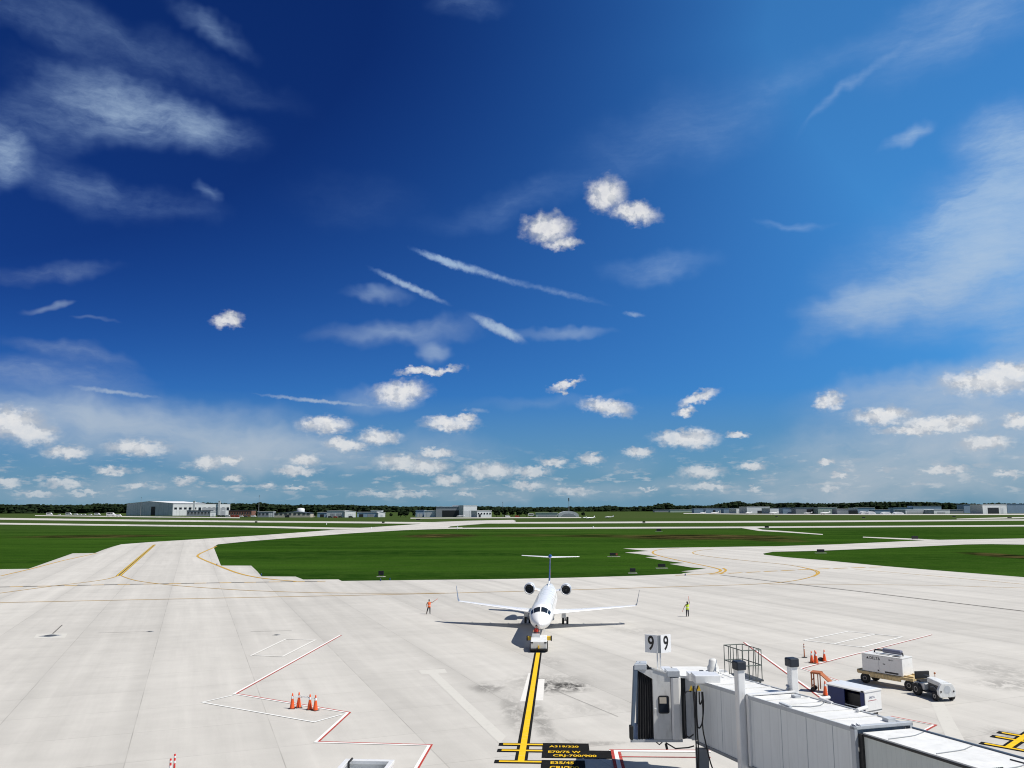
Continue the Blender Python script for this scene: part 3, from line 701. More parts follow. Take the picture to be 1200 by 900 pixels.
for sg in (-1, 1):
    wl = []
    for x_, sle, ch, z_ in ((9.9, 16.3, 1.05, 2.22), (10.05, 16.5, .85, 2.4), (10.28, 17.1, .5, 3.35), (10.40, 17.4, .32, 3.85)):
        wl.append((sg * x_, sle, ch, z_, .07))
    surf('winglet', wl, 'winglet', vertical=True)
    for k, (x_, s_) in enumerate(((3.2, 16.6), (5.2, 17.0), (7.2, 17.4))):
        z_ = 1.62 + (x_ - .9) * .066 - .1
        MB().cyl((sg * x_, s_ - 1.6, z_), (sg * x_, s_ + .25, z_ - .02), .07, .03, 8).build('flap_track_fairing', 'plane_white', PL)
    # engine
    c_ = (sg * 2.12, 19.2, 3.50)
    e = MB().lathe([(.48, .6), (.50, .0), (.52, -.05), (.57, -.02), (.62, .2), (.65, .9), (.63, 1.8), (.54, 3.0), (.40, 3.9), (.30, 3.95)], c_, 28, 'y', cap=False).build('engine_nacelle', 'plane_white', PL)
    MB().lathe([(.503, .02), (.515, -.062), (.54, -.072), (.58, -.025), (.63, .19), (.632, .20)], c_, 28, 'y', cap=False).build('intake_lip', 'metal', e)
    MB().lathe([(.485, .42), (.3, .44), (.02, .45)], c_, 28, 'y', cap=False).build('intake_fan', 'bellows', e)
    MB().lathe([(.12, .42), (.08, .34), (.02, .28)], c_, 12, 'y').build('spinner', 'dark_grey', e)
    MB().lathe([(.33, 3.9), (.28, 4.5), (.1, 4.9)], c_, 20, 'y').build('exhaust_cone', 'galv', e)
    surf('engine_pylon', [(sg * .95, 19.9, 2.9, 3.22, .05), (sg * 1.55, 20.0, 2.7, 3.36, .05)], 'plane_white')
    surf('tailplane', [(sg * .03, 26.2, 2.1, 6.72, .09), (sg * 3.65, 27.9, 1.05, 6.78, .09)], 'plane_white')
    # main gear
    g_ = MB(); g_.cyl((sg * 2.1, 16.6, 1.7), (sg * 2.1, 16.75, .45), .09, .08, 10); g_.cyl((sg * 1.82, 16.75, .42), (sg * 2.38, 16.75, .42), .05)
    g_.cyl((sg * 1.3, 16.6, 1.55), (sg * 2.05, 16.7, .95), .04); gg = g_.build('main_gear', 'light_grey', PL)
    for q in (-.24, .24):
        MB().lathe([(.20, -.11), (.36, -.12), (.405, -.08), (.41, 0), (.405, .08), (.36, .12), (.20, .11)], (sg * 2.1 + q, 16.75, .41), 22, 'x').build('wheel', 'rubber', gg)
    MB().box(sg * 2.1 - .4, sg * 2.1 + .05, 16.3, 16.34, .75, 1.6).build('gear_door', 'plane_white', gg)
surf('tail_fin', [(0, 22.6, 5.2, 3.55, .05), (0, 23.6, 4.5, 4.2, .055), (0, 26.0, 2.7, 6.62, .06)], 'tail_blue', vertical=True)
surf('dorsal_fillet', [(0, 20.8, 5.0, 3.66, .03), (0, 22.7, 5.0, 3.95, .05), (0, 23.3, 4.7, 4.1, .058)], 'plane_white', vertical=True)
MB().tube([(0, 25.8, 6.72), (0, 26.3, 6.78), (0, 27.3, 6.8), (0, 28.3, 6.76), (0, 29.0, 6.72)], [.05, .2, .24, .18, .03], 14).build('tail_bullet', 'tail_blue', PL)
surf('rudder_band', [(0, 24.5, 4.0, 4.6, .0605), (0, 25.1, 3.5, 5.2, .0605)], 'tail_red', vertical=True)
MB().tube([(0, 11.6, 1.62), (0, 13, 1.5), (0, 16.5, 1.46), (0, 18.2, 1.62)], [.5, 1.0, 1.05, .4], 20).build('belly_fairing', 'plane_white', PL)
ng = MB(); ng.cyl((0, 2.35, 1.6), (0, 2.25, .42), .07, .065, 10); ng.cyl((0, 2.9, 1.5), (0, 2.3, .7), .035); ng.cyl((-.22, 2.25, .3), (.22, 2.25, .3), .04)
ngo = ng.build('nose_gear', 'light_grey', PL)
for q in (-.16, .16): MB().lathe([(.14, -.07), (.27, -.08), (.30, 0), (.27, .08), (.14, .07)], (q, 2.25, .30), 20, 'x').build('wheel', 'rubber', ngo)
for q in (-1, 1): MB().box(q * .33, q * .36, 1.9, 3.0, 1.05, 1.5).build('gear_door', 'plane_white', ngo)
for i in (0, 1):   # passenger door outline on both sides of the nose
    sg = (-1, 1)[i]; patch('door', 3.5, 4.2, sg * R(55), sg * R(112), 'white_worn', .004)

# ------------------------------------------------------------------ pushback tug
tx, ty = G(629.5, 765)
TG = thing('pushback_tug', 'small white pushback tug with yellow side arms at the nose wheel of the jet', 'tug', (tx - .02, ty, 0), R(-3))
mb = MB(); mb.prism([(0, .28), (0, .95), (.9, 1.12), (2.9, 1.12), (2.9, .28)], 0, -.72, .72); mb.build('body', 'tugwhite', TG, bevel=.05)
MB().box(-.74, .74, -.12, 0.02, .22, .36).build('front_bumper', 'black', TG, bevel=.02)
MB().box(-.76, .76, .05, 2.8, .2, .30).build('chassis', 'black', TG)
MB().box(-.06, .06, -.16, -.02, .36, .62).build('tow_pintle', 'yellow', TG)
for q in (-1, 1):
    MB().box(*sorted((q * .50, q * .72)), -.014, -.002, .80, .92).build('headlight', 'black', TG)
    MB().box(*sorted((q * .70, q * 1.06)), 2.35, 2.70, .70, 1.05).build('side_arm', 'yellow' if q > 0 else 'yellow', TG, bevel=.02)
    MB().box(*sorted((q * 1.06, q * 1.18)), 2.33, 2.72, .66, 1.09).build('arm_end', 'black', TG, bevel=.02)
    for yy in (.55, 2.2):
        wv = MB().lathe([(.15, -.12), (.30, -.13), (.34, -.08), (.34, .08), (.30, .13), (.15, .12)], (q * .68, yy, .34), 20, 'x').build('wheel', 'rubber', TG)
        MB().lathe([(.16, -.135), (.14, -.14), (.05, -.12), (.05, .12), (.14, .14), (.16, .135)], (q * .68, yy, .34), 16, 'x').build('rim', 'rim', wv)
MB().prism([(1.35, 1.12), (1.35, 1.42), (1.42, 1.44), (1.9, 1.2), (1.9, 1.12)], 0, -.62, .1).build('cowl', 'tugwhite', TG, bevel=.02)
st_ = MB(); st_.box(-.5, 0, 2.1, 2.5, 1.13, 1.25); st_.box(-.5, 0, 2.48, 2.58, 1.2, 1.65); st_.build('seat', 'black', TG, bevel=.03)
mb = MB(); mb.lathe([(.17, -.012), (.19, 0), (.17, .012)], (-.25, 1.7, 1.5), 16); mb.cyl((-.25, 1.7, 1.5), (-.25, 1.55, 1.3), .02); mb.build('steering_wheel', 'black', TG)
tbm = MB(); tbm.cyl((0, 2.9, .5), (0, 4.3, .35), .05); tbm.box(-.3, .3, 4.2, 4.35, .28, .42); tbm.build('tow_bar', 'yellow', TG)

# ------------------------------------------------------------------ people
def skin_obj(name, verts, edges, rad, mat, parent, root=0, sub=1):
    me = bpy.data.meshes.new(name); me.from_pydata(verts, edges, [])
    o = bpy.data.objects.new(name, me); C.objects.link(o)
    md = o.modifiers.new('skin', 'SKIN'); md.use_smooth_shade = True
    for i, r in enumerate(rad):
        sv = me.skin_vertices[0].data[i]; sv.radius = (r, r) if not isinstance(r, tuple) else r; sv.use_root = (i == root)
    sb = o.modifiers.new('sub', 'SUBSURF'); sb.levels = sub; sb.render_levels = sub
    dg = bpy.context.evaluated_depsgraph_get(); dg.update()
    m2 = bpy.data.meshes.new_from_object(o.evaluated_get(dg))
    bpy.data.objects.remove(o); bpy.data.meshes.remove(me)
    return m2
def make_person(label, loc, rz, armL, armR, legL, legR, vest, hairlen=.1, group=None, wandL=None, wandR=None, hip=.93, lean=0.0, seat=False):
    P = thing('person', label, 'person', loc, rz, group)
    hz_ = hip
    V_ = []; E_ = []; Rr = []
    def v(p, r): V_.append(p); Rr.append(r); return len(V_) - 1
    def e(a, b): E_.append((a, b))
    pel = v((0, lean * 0, hz_), (.15, .11)); wai = v((0, lean * .3, hz_ + .16), (.135, .10)); che = v((0, lean * .7, hz_ + .36), (.165, .115)); nek = v((0, lean, hz_ + .53), .06); 
    hd = v((0, lean - .02, hz_ + .66), (.078, .088)); top = v((0, lean - .01, hz_ + .78), (.07, .08))
    e(pel, wai); e(wai, che); e(che, nek); e(nek, hd); e(hd, top)
    for sg, arm, leg in ((-1, armL, legL), (1, armR, legR)):
        sh = v((sg * .18, lean * .9, hz_ + .47), .06); e(che, sh)
        el_ = v(arm[0], .052); wr = v(arm[1], .038); e(sh, el_); e(el_, wr)
        hdv = v(tuple(Vector(arm[1]) + (Vector(arm[1]) - Vector(arm[0])).normalized() * .08), (.04, .02)); e(wr, hdv)
        hp = v((sg * .09, 0, hz_ - .07), .105); e(pel, hp)
        kn = v(leg[0], .082); an = v(leg[1], .062); e(hp, kn); e(kn, an)
        he = v((leg[1][0], leg[1][1] - .04, leg[1][2] - .06), .04); to = v((leg[1][0] + sg * .02, leg[1][1] - .17, leg[1][2] - .07), (.04, .025)); e(an, he); e(he, to)
    me = skin_obj('body', V_, E_, Rr, 'skin', P)
    # fingers and thumb
    bm = bmesh.new(); bm.from_mesh(me)
    tmp = MB()
    for sg, arm in ((-1, armL), (1, armR)):
        a = Vector(arm[1]); dd = (a - Vector(arm[0])).normalized(); h = a + dd * .08; sd = dd.orthogonal().normalized(); up_ = dd.cross(sd)
        for k in range(4):
            b0 = h + sd * (.03 - .02 * k); Lf = (.062, .072, .068, .052)[k]
            tmp.tube([b0, b0 + dd * Lf * .5, b0 + dd * Lf * .8 + up_ * .02, b0 + dd * Lf * .75 + up_ * .045], [.010, .0095, .009, .007], 6)
        tmp.tube([h + sd * .035 - dd * .05, h + sd * .055 - dd * .01, h + sd * .04 + dd * .03 + up_ * .02], [.012, .011, .008], 6)
    # face: nose, ears
    fz = hz_ + .70
    tmp.sphere((0, lean - .105, fz - .01), .016, 8, 6, (1, 1.2, 1.6)); tmp.sphere((-.085, lean - .01, fz), .022, 8, 6, (.5, 1, 1.5)); tmp.sphere((.085, lean - .01, fz), .022, 8, 6, (.5, 1, 1.5))
    tm = bpy.data.meshes.new('tmp'); tm.from_pydata(tmp.v, [], tmp.f); bm.from_mesh(tm); bpy.data.meshes.remove(tm)
    bm.to_mesh(me); bm.free()
    for nme in ('skin', 'trousers', 'shirt', 'black'): me.materials.append(M[nme])
    for p in me.polygons:
        c = p.center; p.use_smooth = True
        far_arm = abs(c.x) > .24 or (c.y < -.2 and c.z > hz_)
        if c.z < .10: p.material_index = 3
        elif c.z < hz_ + .03 and abs(c.x) < .30 and not (far_arm and c.z > hz_ - .2): p.material_index = 1
        elif c.z > hz_ + .545: p.material_index = 0
        elif min((c - Vector(a[0])).length for a in (armL, armR)) < .16 or abs(c.x) > .235: p.material_index = 0
        else: p.material_index = 2
    b = bpy.data.objects.new('body', me); C.objects.link(b); b.parent = P
    # safety vest, a shell over the torso
    mb = MB(); prof = [(hz_ - .10, .185, .135), (hz_ + .05, .18, .135), (hz_ + .2, .178, .13), (hz_ + .38, .205, .145), (hz_ + .47, .20, .12), (hz_ + .525, .10, .08)]
    rings = [[(math.cos(t) * a, lean * (z_ - hz_) / .5 + math.sin(t) * b_, z_) for t in [2 * PI * i / 20 for i in range(20)]] for z_, a, b_ in prof]
    mb.loft(rings, cap=False); vo = mb.build('vest', vest, P)
    s2 = MB(); z_ = hz_ + .12
    rr = [[(math.cos(t) * .187, lean * .3 + math.sin(t) * .139, q) for t in [2 * PI * i / 20 for i in range(20)]] for q in (z_, z_ + .05)]
    s2.loft(rr, cap=False); s2.build('reflective_stripe', 'reflect', vo)
    hb = MB(); hb.sphere((0, lean + .012, fz + .035), .104, 14, 10, (.95, 1.0, 1.0))
    if hairlen > .15: hb.tube([(0, lean + .06, fz + .05), (0, lean + .10, fz - .08), (0, lean + .12, fz - hairlen)], [.085, .075, .04], 10)
    hb.build('hair', 'hair', P)
    for q in (-1, 1): MB().sphere((q * .032, lean - .098, fz + .012), .011, 8, 6).build('eye', 'black', P)
    for wd_, arm in ((wandL, armL), (wandR, armR)):
        if wd_:
            a = Vector(arm[1]) + (Vector(arm[1]) - Vector(arm[0])).normalized() * .1
            wo = MB().cyl(a - Vector(wd_) * .06, a + Vector(wd_) * .14, .02).cyl(a + Vector(wd_) * .14, a + Vector(wd_) * .40, .020).build('signal_wand', 'orange', None)
            wo.location = Vector(loc); wo.rotation_euler = (0, 0, rz)
            tag(wo, 'orange wand in the ' + ('raised' if wd_[2] > 0 else 'lowered') + ' hand of the person in the ' + ('orange' if 'orange' in vest else 'yellow-green') + ' vest', 'signal wand')
    return P
ox, oy = G(501, 719); yx, yy_ = G(804, 724)
make_person('person in orange vest and black trousers near the left wing tip, one arm out', (ox, oy, 0), R(20),
    ((-.30, .05, 1.20), (-.30, .02, .96)), ((.42, -.10, 1.42), (.62, -.14, 1.55)), ((-.20, .03, .50), (-.30, .05, .10)), ((.10, 0, .50), (.12, .02, .10)), 'vest_orange', group=None, wandR=(.8, -.1, .55))
make_person('person in yellow-green vest with long dark hair, one arm raised, right of the jet', (yx, yy_, 0), R(190),
    ((-.30, -.06, 1.60), (-.27, -.10, 1.86)), ((.33, -.02, 1.18), (.42, -.10, .95)), ((-.10, 0, .50), (-.11, .02, .10)), ((.12, 0, .50), (.14, .03, .10)), 'vest_yellow', hairlen=.26, wandL=(.0, 0, 1), wandR=(.25, -.3, -.85))
dv = TG.matrix_basis @ Vector((-.25, 2.28, 0))
make_person('person in a red vest sitting at the wheel of the small white pushback tug', (dv.x, dv.y, .30), R(-3),
    ((-.30, -.12, 1.22), (-.13, -.44, 1.16)), ((.30, -.12, 1.22), (.13, -.44, 1.16)), ((-.13, -.42, .94), (-.13, -.45, .98 - .48 + .42)), ((.13, -.42, .94), (.13, -.45, .98 - .48 + .42)), 'vest_red', hip=.98, lean=-.03)

# ------------------------------------------------------------------ traffic cones
def make_cone(label, h=.95, group='orange traffic cones'):
    t = thing('traffic_cone', label, 'traffic cone', group=group)
    MB().box(-.20, .20, -.20, .20, 0, .035).build('base', 'rubber', t, bevel=.01)
    MB().lathe([(.165, .03), (.155, .06), (.09, h * .55), (.045, h * .92), (.035, h), (.02, h + .005)], n=22).build('cone_body', 'orange', t)
    def rr(z): return .155 + (.045 - .155) * (z - .06) / (h * .92 - .06)
    for z0, z1 in ((h * .66, h * .82), ):
        MB().lathe([(rr(z0) + .004, z0), (rr(z1) + .004, z1)], n=22).build('reflective_band', 'reflect', t)
    return t
cn = make_cone('orange traffic cone, leftmost of the four standing on the white line left of the gate')
x, y = G(339.8, 828.6); cn.location = (x, y, 0)
for (px, py, lab) in [(347.5, 827.4, 'orange traffic cone, second from the left of the four joined by white bars'), (360.4, 830.0, 'orange traffic cone, third from the left of the four joined by white bars'), (367, 831.0, 'orange traffic cone, rightmost of the four on the white line left of the gate'),
                      (949.2, 779.2, 'orange traffic cone, leftmost of the cones beyond the jet bridge'), (954.6, 780.0, 'orange traffic cone, tallest looking middle cone beyond the jet bridge, near side of its pair'),
                      (953.4, 778.2, 'orange traffic cone half hidden behind the middle cone beyond the jet bridge'), (964.2, 777.6, 'orange traffic cone, rightmost of the cones beyond the jet bridge, beside a dark bundle'),
                      (965, 817.5, 'bright orange traffic cone standing beside the orange step frame')]:
    x, y = G(px, py); dup(cn, (x, y, 0), random.uniform(0, 1.5), lab)
def cbar(pa, pb, lab):
    a = Vector(G(*pa)); b = Vector(G(*pb)); mid = (a + b) / 2
    t = thing('cone_bar', lab, 'barrier bar', (mid.x, mid.y, .74), 0, 'barrier bars between the four cones')
    dv_ = (b - a) / 2; MB().cyl((-dv_.x, -dv_.y, 0), (dv_.x, dv_.y, 0), .022, n=8).build('bar', 'reflect', t)
    for q in (-1, 0, 1):
        MB().cyl((dv_.x * (q * .9 - .04), dv_.y * (q * .9 - .04), 0), (dv_.x * (q * .9 + .04), dv_.y * (q * .9 + .04), 0), .027, n=8).build('stripe', 'black', t)
cbar((339.8, 828.6), (360.4, 830.0), 'thin white bar laid between the two nearer cones of the group of four')
cbar((347.5, 827.4), (367, 831.0), 'thin white bar laid between the two farther cones of the group of four')
# dark bundle beside a cone
x, y = G(959.8, 777.2); b_ = MB(); b_.sphere((0, 0, .16), .2, 12, 8, (1.2, .8, .8)); b_.tube([(-.3, 0, .05), (-.1, -.1, .22), (.2, .05, .2), (.34, 0, .05)], .05)
bo = b_.build('wheel_chock', 'rubber'); bo.location = (x, y, 0); tag(bo, 'black rubber chock bundle lying left of the rightmost cone beyond the jet bridge', 'wheel chock')
# slim delineator posts
def post(label, px, py, h, group):
    x, y = G(px, py); t = thing('delineator_post', label, 'delineator post', (x, y, 0), 0, group)
    MB().lathe([(.24, 0), (.24, .03), (.08, .06)], n=18).build('base', 'rubber', t)
    MB().lathe([(.05, .05), (.045, h - .02), (.03, h)], n=14).build('post', 'orange_frame' if py < 800 else 'red', t)
    for z_ in ((h * .62, h * .72), (h * .84, h * .92)):
        MB().lathe([(.052, z_[0]), (.051, z_[1])], n=14).build('reflective_band', 'reflect' , t)
    return t
post('slim brown-orange post on a dark foot left of the cones beyond the jet bridge', 940.6, 772.8, 1.15, None)
post('red and white striped post at the bottom edge, left one of the pair', 195.5, 915, 1.1, 'red and white posts at the bottom edge')
post('red and white striped post at the bottom edge, right and farther one of the pair', 200.5, 909, 1.1, 'red and white posts at the bottom edge')

# ------------------------------------------------------------------ orange step frame
x, y = G(957, 812.5)
OF = thing('step_frame', 'rusty orange wheeled step frame standing behind the blue and white baggage cart', 'maintenance steps', (x, y, 0), R(-32))
mb = MB()
for q in (-.35, .35):
    mb.box(-.40, -.32, q - .04, q + .04, .05, 1.25); mb.box(.04, .10, q - .03, q + .03, .1, 1.2); mb.box(-.42, .22, q - .04, q + .04, 1.22, 1.30)
    mb.hexa([(.18, q - .04, 1.2), (.26, q - .04, 1.2), (.26, q + .04, 1.2), (.18, q + .04, 1.2)][::1], [(.16, q - .04, 1.30), (.28, q - .04, 1.30), (.28, q + .04, 1.30), (.16, q + .04, 1.30)])
    mb.tube([(.2, q, 1.26), (.95, q, .62), (1.25, q, .1)], .04, 6)
for z_ in (.35, .75): mb.box(-.40, -.34, -.35, .35, z_, z_ + .05)
mb.build('frame', 'orange_frame', OF)
MB().add([(.18, -.4, 1.31), (.18, .4, 1.31), (.9, .4, .70), (.9, -.4, .70), (.18, -.4, 1.28), (.18, .4, 1.28), (.9, .4, .67), (.9, -.4, .67)], [(0, 1, 2, 3), (7, 6, 5, 4), (0, 4, 5, 1), (1, 5, 6, 2), (2, 6, 7, 3), (3, 7, 4, 0)]).build('ramp_plate', 'orange_frame', OF)
MB().box(-.42, .2, -.4, .4, 1.30, 1.33).build('top_plate', 'orange_frame', OF)
for q in (-.38, .38): MB().lathe([(.05, -.04), (.15, -.05), (.16, 0), (.15, .05), (.05, .04)], (-.3, q, .16), 14, 'y').build('wheel', 'rubber', OF)

# ------------------------------------------------------------------ baggage cart
a = Vector(G(1009, 813.5, 1.6)); b = Vector(G(967, 804, 1.6)); du = (a - b).normalized(); ang = math.atan2(du.y, du.x)
BC = thing('baggage_cart', 'baggage cart with white roof and navy blue side behind the jet bridge', 'baggage cart', (b.x, b.y, 0), ang)
Lc = (a - b).length + .1; Wc = 1.55      # local x along, local y away
MB().box(0, Lc, 0, Wc, .38, .46).build('deck', 'mid_grey', BC)
MB().prism([(-.06, 1.55), (-.06, 1.62), (.2, 1.70), (Wc - .2, 1.70), (Wc + .06, 1.62), (Wc + .06, 1.55)], 0, -.05, Lc + .04).build('roof', 'white_paint', BC, bevel=.02)
MB().box(Lc - .05, Lc, .02, Wc - .02, .30, 1.549).build('end_panel', 'white_paint', BC, bevel=.01)
MB().box(0, .05, .02, Wc - .02, .46, 1.549).build('end_panel', 'navy', BC)
MB().box(.055, Lc * .46, -.01, .03, .40, 1.545).build('side_curtain', 'navy', BC)
MB().box(Lc - .32, Lc - .055, -.01, .03, .40, 1.545).build('side_curtain', 'navy', BC)
MB().box(.06, Lc - .06, Wc - .06, Wc - .02, .46, 1.545).build('rear_curtain', 'navy', BC)
MB().box(Lc * .46, Lc - .33, -.012, .01, .62, .66).build('side_rail', 'light_grey', BC)
MB().box(Lc * .46, Lc - .33, .3, .32, .46, 1.3).build('opening_shade', 'black', BC)  # black sheet paints the shade inside the open middle of the cart
MB().box(Lc - .22, Lc - .02, -.075, -.062, 1.56, 1.66).build('corner_bracket', 'black', BC)
def wall_text(s, size, origin, ax, upv, T_off, name, mat, par):
    o3 = Vector(origin); ax = Vector(ax); upv = Vector(upv)
    vs, fs = text_mesh(s, size, lambda v: o3 + ax * v.x + upv * v.y)
    return MB().add(vs, fs).build(name, mat, par)
wall_text('DELTA', .17, (Lc + .004, Wc * .42, 1.22), (0, 1, 0), (0, 0, 1), 0, 'lettering', 'navy', BC)
MB().box(Lc + .001, Lc + .006, .28, 1.05, 1.03, 1.06).build('stripe', 'tail_red', BC)
for q in (.4, Lc - .45):
    for r_ in (.12, Wc - .12):
        MB().lathe([(.06, -.06), (.19, -.07), (.2, 0), (.19, .07), (.06, .06)], (q, r_, .2), 16, 'y').build('wheel', 'rubber', BC)
MB().tube([(Lc, Wc * .5, .3), (Lc + .35, Wc * .5, .22), (Lc + .75, Wc * .5, .2)], .03, 6).build('tow_bar', 'dark_grey', BC)

# ------------------------------------------------------------------ ground power trailer
a = Vector(G(1054.5, 775.2, 2.1)); b = Vector(G(1007.3, 768, 2.1)); du = (a - b).normalized(); ang = math.atan2(du.y, du.x); Lg = (a - b).length; Wg = 1.45
GP = thing('ground_power_trailer', 'white ground power unit box with small black lettering on a rusty yellow four wheel trailer', 'equipment trailer', (b.x, b.y, 0), ang)
MB().box(0, Lg, 0, Wg, .88, 2.08).build('power_unit', 'white_paint', GP, bevel=.03)
MB().box(-.02, Lg + .02, -.02, Wg + .02, 2.07, 2.12).build('lid', 'white_worn', GP, bevel=.01)
mb = MB(); mb.box(-.35, Lg + .75, -.08, Wg + .08, .66, .86)
mb.build('bed', 'rust_bed', GP, bevel=.01)
MB().box(.65, Lg - .1, -.13, -.082, .52, .80).build('side_skirt', 'rust_bed', GP)
MB().box(-.5, -.352, .1, Wg - .1, .68, .90).build('end_rail', 'rust_bed', GP)
MB().box(Lg + .02, Lg + .70, .12, .2, .87, .96).build('deck_rail', 'rust_bed', GP); MB().box(Lg + .02, Lg + .70, Wg - .2, Wg - .12, .87, .96).build('deck_rail', 'rust_bed', GP)
for q in (.18, Lg + .42):
    MB().cyl((q, .0, .36), (q, Wg, .36), .05).build('axle', 'dark_grey', GP)
    for r_ in (.05, Wg - .05):
        ww = MB().lathe([(.16, -.12), (.33, -.13), (.36, -.08), (.36, .08), (.33, .13), (.16, .12)], (q, r_, .36), 20, 'y').build('wheel', 'rubber', GP)
        MB().lathe([(.17, -.10), (.15, -.13), (.05, -.1)], (q, r_, .36), 14, 'y').build('rim', 'rim', ww)
wall_text('DELTA', .27, (1.02, -.004, 1.86), (1, 0, 0), (0, 0, 1), 0, 'lettering', 'black', GP)
MB().add([(.36, -.004, 1.78), (.56, -.004, 1.78), (.46, -.004, 1.96)], [(0, 1, 2)]).build('triangle_emblem', 'black', GP)
wall_text('28VDC', .12, (2.25, -.004, 1.88), (1, 0, 0), (0, 0, 1), 0, 'lettering', 'dark_grey', GP)
MB().box(1.62, 1.80, -.006, -.001, 1.52, 1.58).build('latch', 'dark_grey', GP); MB().box(1.31, 1.325, -.005, .0, .92, 2.04).build('door_gap', 'mid_grey', GP)
MB().box(1.75, 2.75, -.006, -.001, .95, 1.06).build('vent_grille', 'black', GP); MB().box(1.2, 1.3, -.006, -.001, 1.0, 1.1).build('vent_grille', 'black', GP)
MB().lathe([(.10, 0), (.16, .0), (.17, .08), (.17, 1.3), (.16, 1.38), (.10, 1.38)], (1.15, Wg * .72, 2.34), 16, 'x').build('exhaust_muffler', 'hydr', GP)
MB().tube([(.45, Wg * .7, 2.14), (.5, Wg * .7, 2.32), (1.2, Wg * .72, 2.34)], .06).build('exhaust_pipe', 'black', GP); mb = MB(); mb.tube([(2.45, Wg * .72, 2.36), (2.62, Wg * .7, 2.30), (2.65, Wg * .68, 2.1)], .045); mb.build('exhaust_pipe', 'black', GP)
MB().box(.9, 1.9, .42, .5, 2.121, 2.14).build('lid_slot', 'black', GP); MB().box(2.2, 2.75, .3, .55, 2.121, 2.15).build('lid_slot', 'black', GP)
MB().tube([(Lg + .7, Wg / 2, .6), (Lg + 1.3, Wg / 2, .5), (Lg + 1.9, Wg / 2 + .05, .48)], .045, 8).build('drawbar', 'dark_grey', GP)

# ------------------------------------------------------------------ tow tractor
fl = Vector(G(1092.5, 824.6)); fr = Vector(G(1114.5, 824.0)); du = (fr - fl).normalized(); ang = math.atan2(du.y, du.x)
TR = thing('tow_tractor', 'small white open tow tractor with round grille hitched in front of the power trailer', 'tow tractor', ((fl.x + fr.x) / 2, (fl.y + fr.y) / 2, 0), ang + R(3))
# local: x right, -y forward (towards the camera), front axle at y=0
wv = .58
MB().box(-.27, .27, -.19, 1.12, .44, .96).build('engine', 'dark_grey', TR, bevel=.02)
for q in (-1, 1): MB().tube([(q * .28, .2, .6), (q * .31, .5, .8), (q * .28, .9, .7)], .035, 6).build('engine_hose', 'mid_grey', TR)
mb = MB(); mb.loft([[(-.30, 1.15, .98), (.30, 1.15, .98), (.30, 1.15, 1.24), (.27, 1.15, 1.30), (-.27, 1.15, 1.30), (-.30, 1.15, 1.24)],
                    [(-.36, -.2, .92), (.36, -.2, .92), (.36, -.2, 1.14), (.33, -.2, 1.19), (-.33, -.2, 1.19), (-.36, -.2, 1.14)]], smooth=False)
mb.build('hood', 'tugwhite', TR, bevel=.04)
MB().prism([(-.62, .42), (-.5, .28), (.5, .28), (.62, .42), (.64, .75), (.50, 1.0), (.36, 1.16), (-.36, 1.16), (-.50, 1.0), (-.64, .75)], 1, -.42, -.21).build('front_shield', 'tugwhite', TR, bevel=.03)
MB().lathe([(.25, -.435), (.24, -.43), (.23, -.424)], (0, 0, .78), 24, 'y').build('grille', 'light_grey', TR)
for q in (-1, 1):
    MB().lathe([(.06, -.44), (.055, -.425)], (q * .47, 0, .66), 14, 'y').build('headlight', 'black', TR)
    w1 = MB().lathe([(.15, -.09), (.27, -.1), (.30, 0), (.27, .1), (.15, .09)], (q * wv, .0, .3), 20, 'x').build('wheel', 'rubber', TR)
    MB().lathe([(.15, -.085), (.12, -.1), (.04, -.08), (.04, .08), (.12, .1), (.15, .085)], (q * wv, .0, .3), 14, 'x').build('rim', 'rim', w1)
    w2 = MB().lathe([(.20, -.13), (.38, -.14), (.42, -.05), (.42, .05), (.38, .14), (.20, .13)], (q * (wv + .08), 1.75, .42), 22, 'x').build('wheel', 'rubber', TR)
    MB().lathe([(.20, -.125), (.17, -.14), (.05, -.1), (.05, .1), (.17, .14), (.20, .125)], (q * (wv + .08), 1.75, .42), 14, 'x').build('rim', 'rim', w2)
    MB().box(*sorted((q * .40, q * .54)), 1.2, 2.1, .5, .86).build('fender', 'tugwhite', TR, bevel=.03)
    MB().box(*sorted((q * .34, q * .56)), .35, 1.15, .34, .42).build('step', 'dark_grey', TR)
MB().box(-.52, .52, 1.3, 2.3, .42, .80).build('rear_body', 'tugwhite', TR, bevel=.03)
MB().box(-.36, .36, -.3, 2.2, .28, .44).build('chassis', 'dark_grey', TR)
mb = MB(); mb.box(-.5, .5, 1.65, 2.05, .88, 1.0); mb.box(-.55, .55, 2.02, 2.14, 1.0, 1.52); mb.build('seat', 'black', TR, bevel=.04)
mb = MB(); mb.lathe([(.17, -.012), (.20, 0), (.17, .012)], (-.2, 1.32, 1.38), 18); mb.cyl((-.2, 1.32, 1.38), (-.2, 1.1, 1.1), .02); mb.build('steering_wheel', 'black', TR)
mb = MB(); mb.cyl((.28, 1.1, 1.25), (.28, 1.1, 1.5), .02); mb.sphere((.28, 1.1, 1.54), .07, 10, 6); mb.build('beacon', 'orange_frame', TR)
MB().tube([(0, 2.3, .48), (0, 2.7, .48)], .05).build('hitch', 'dark_grey', TR)

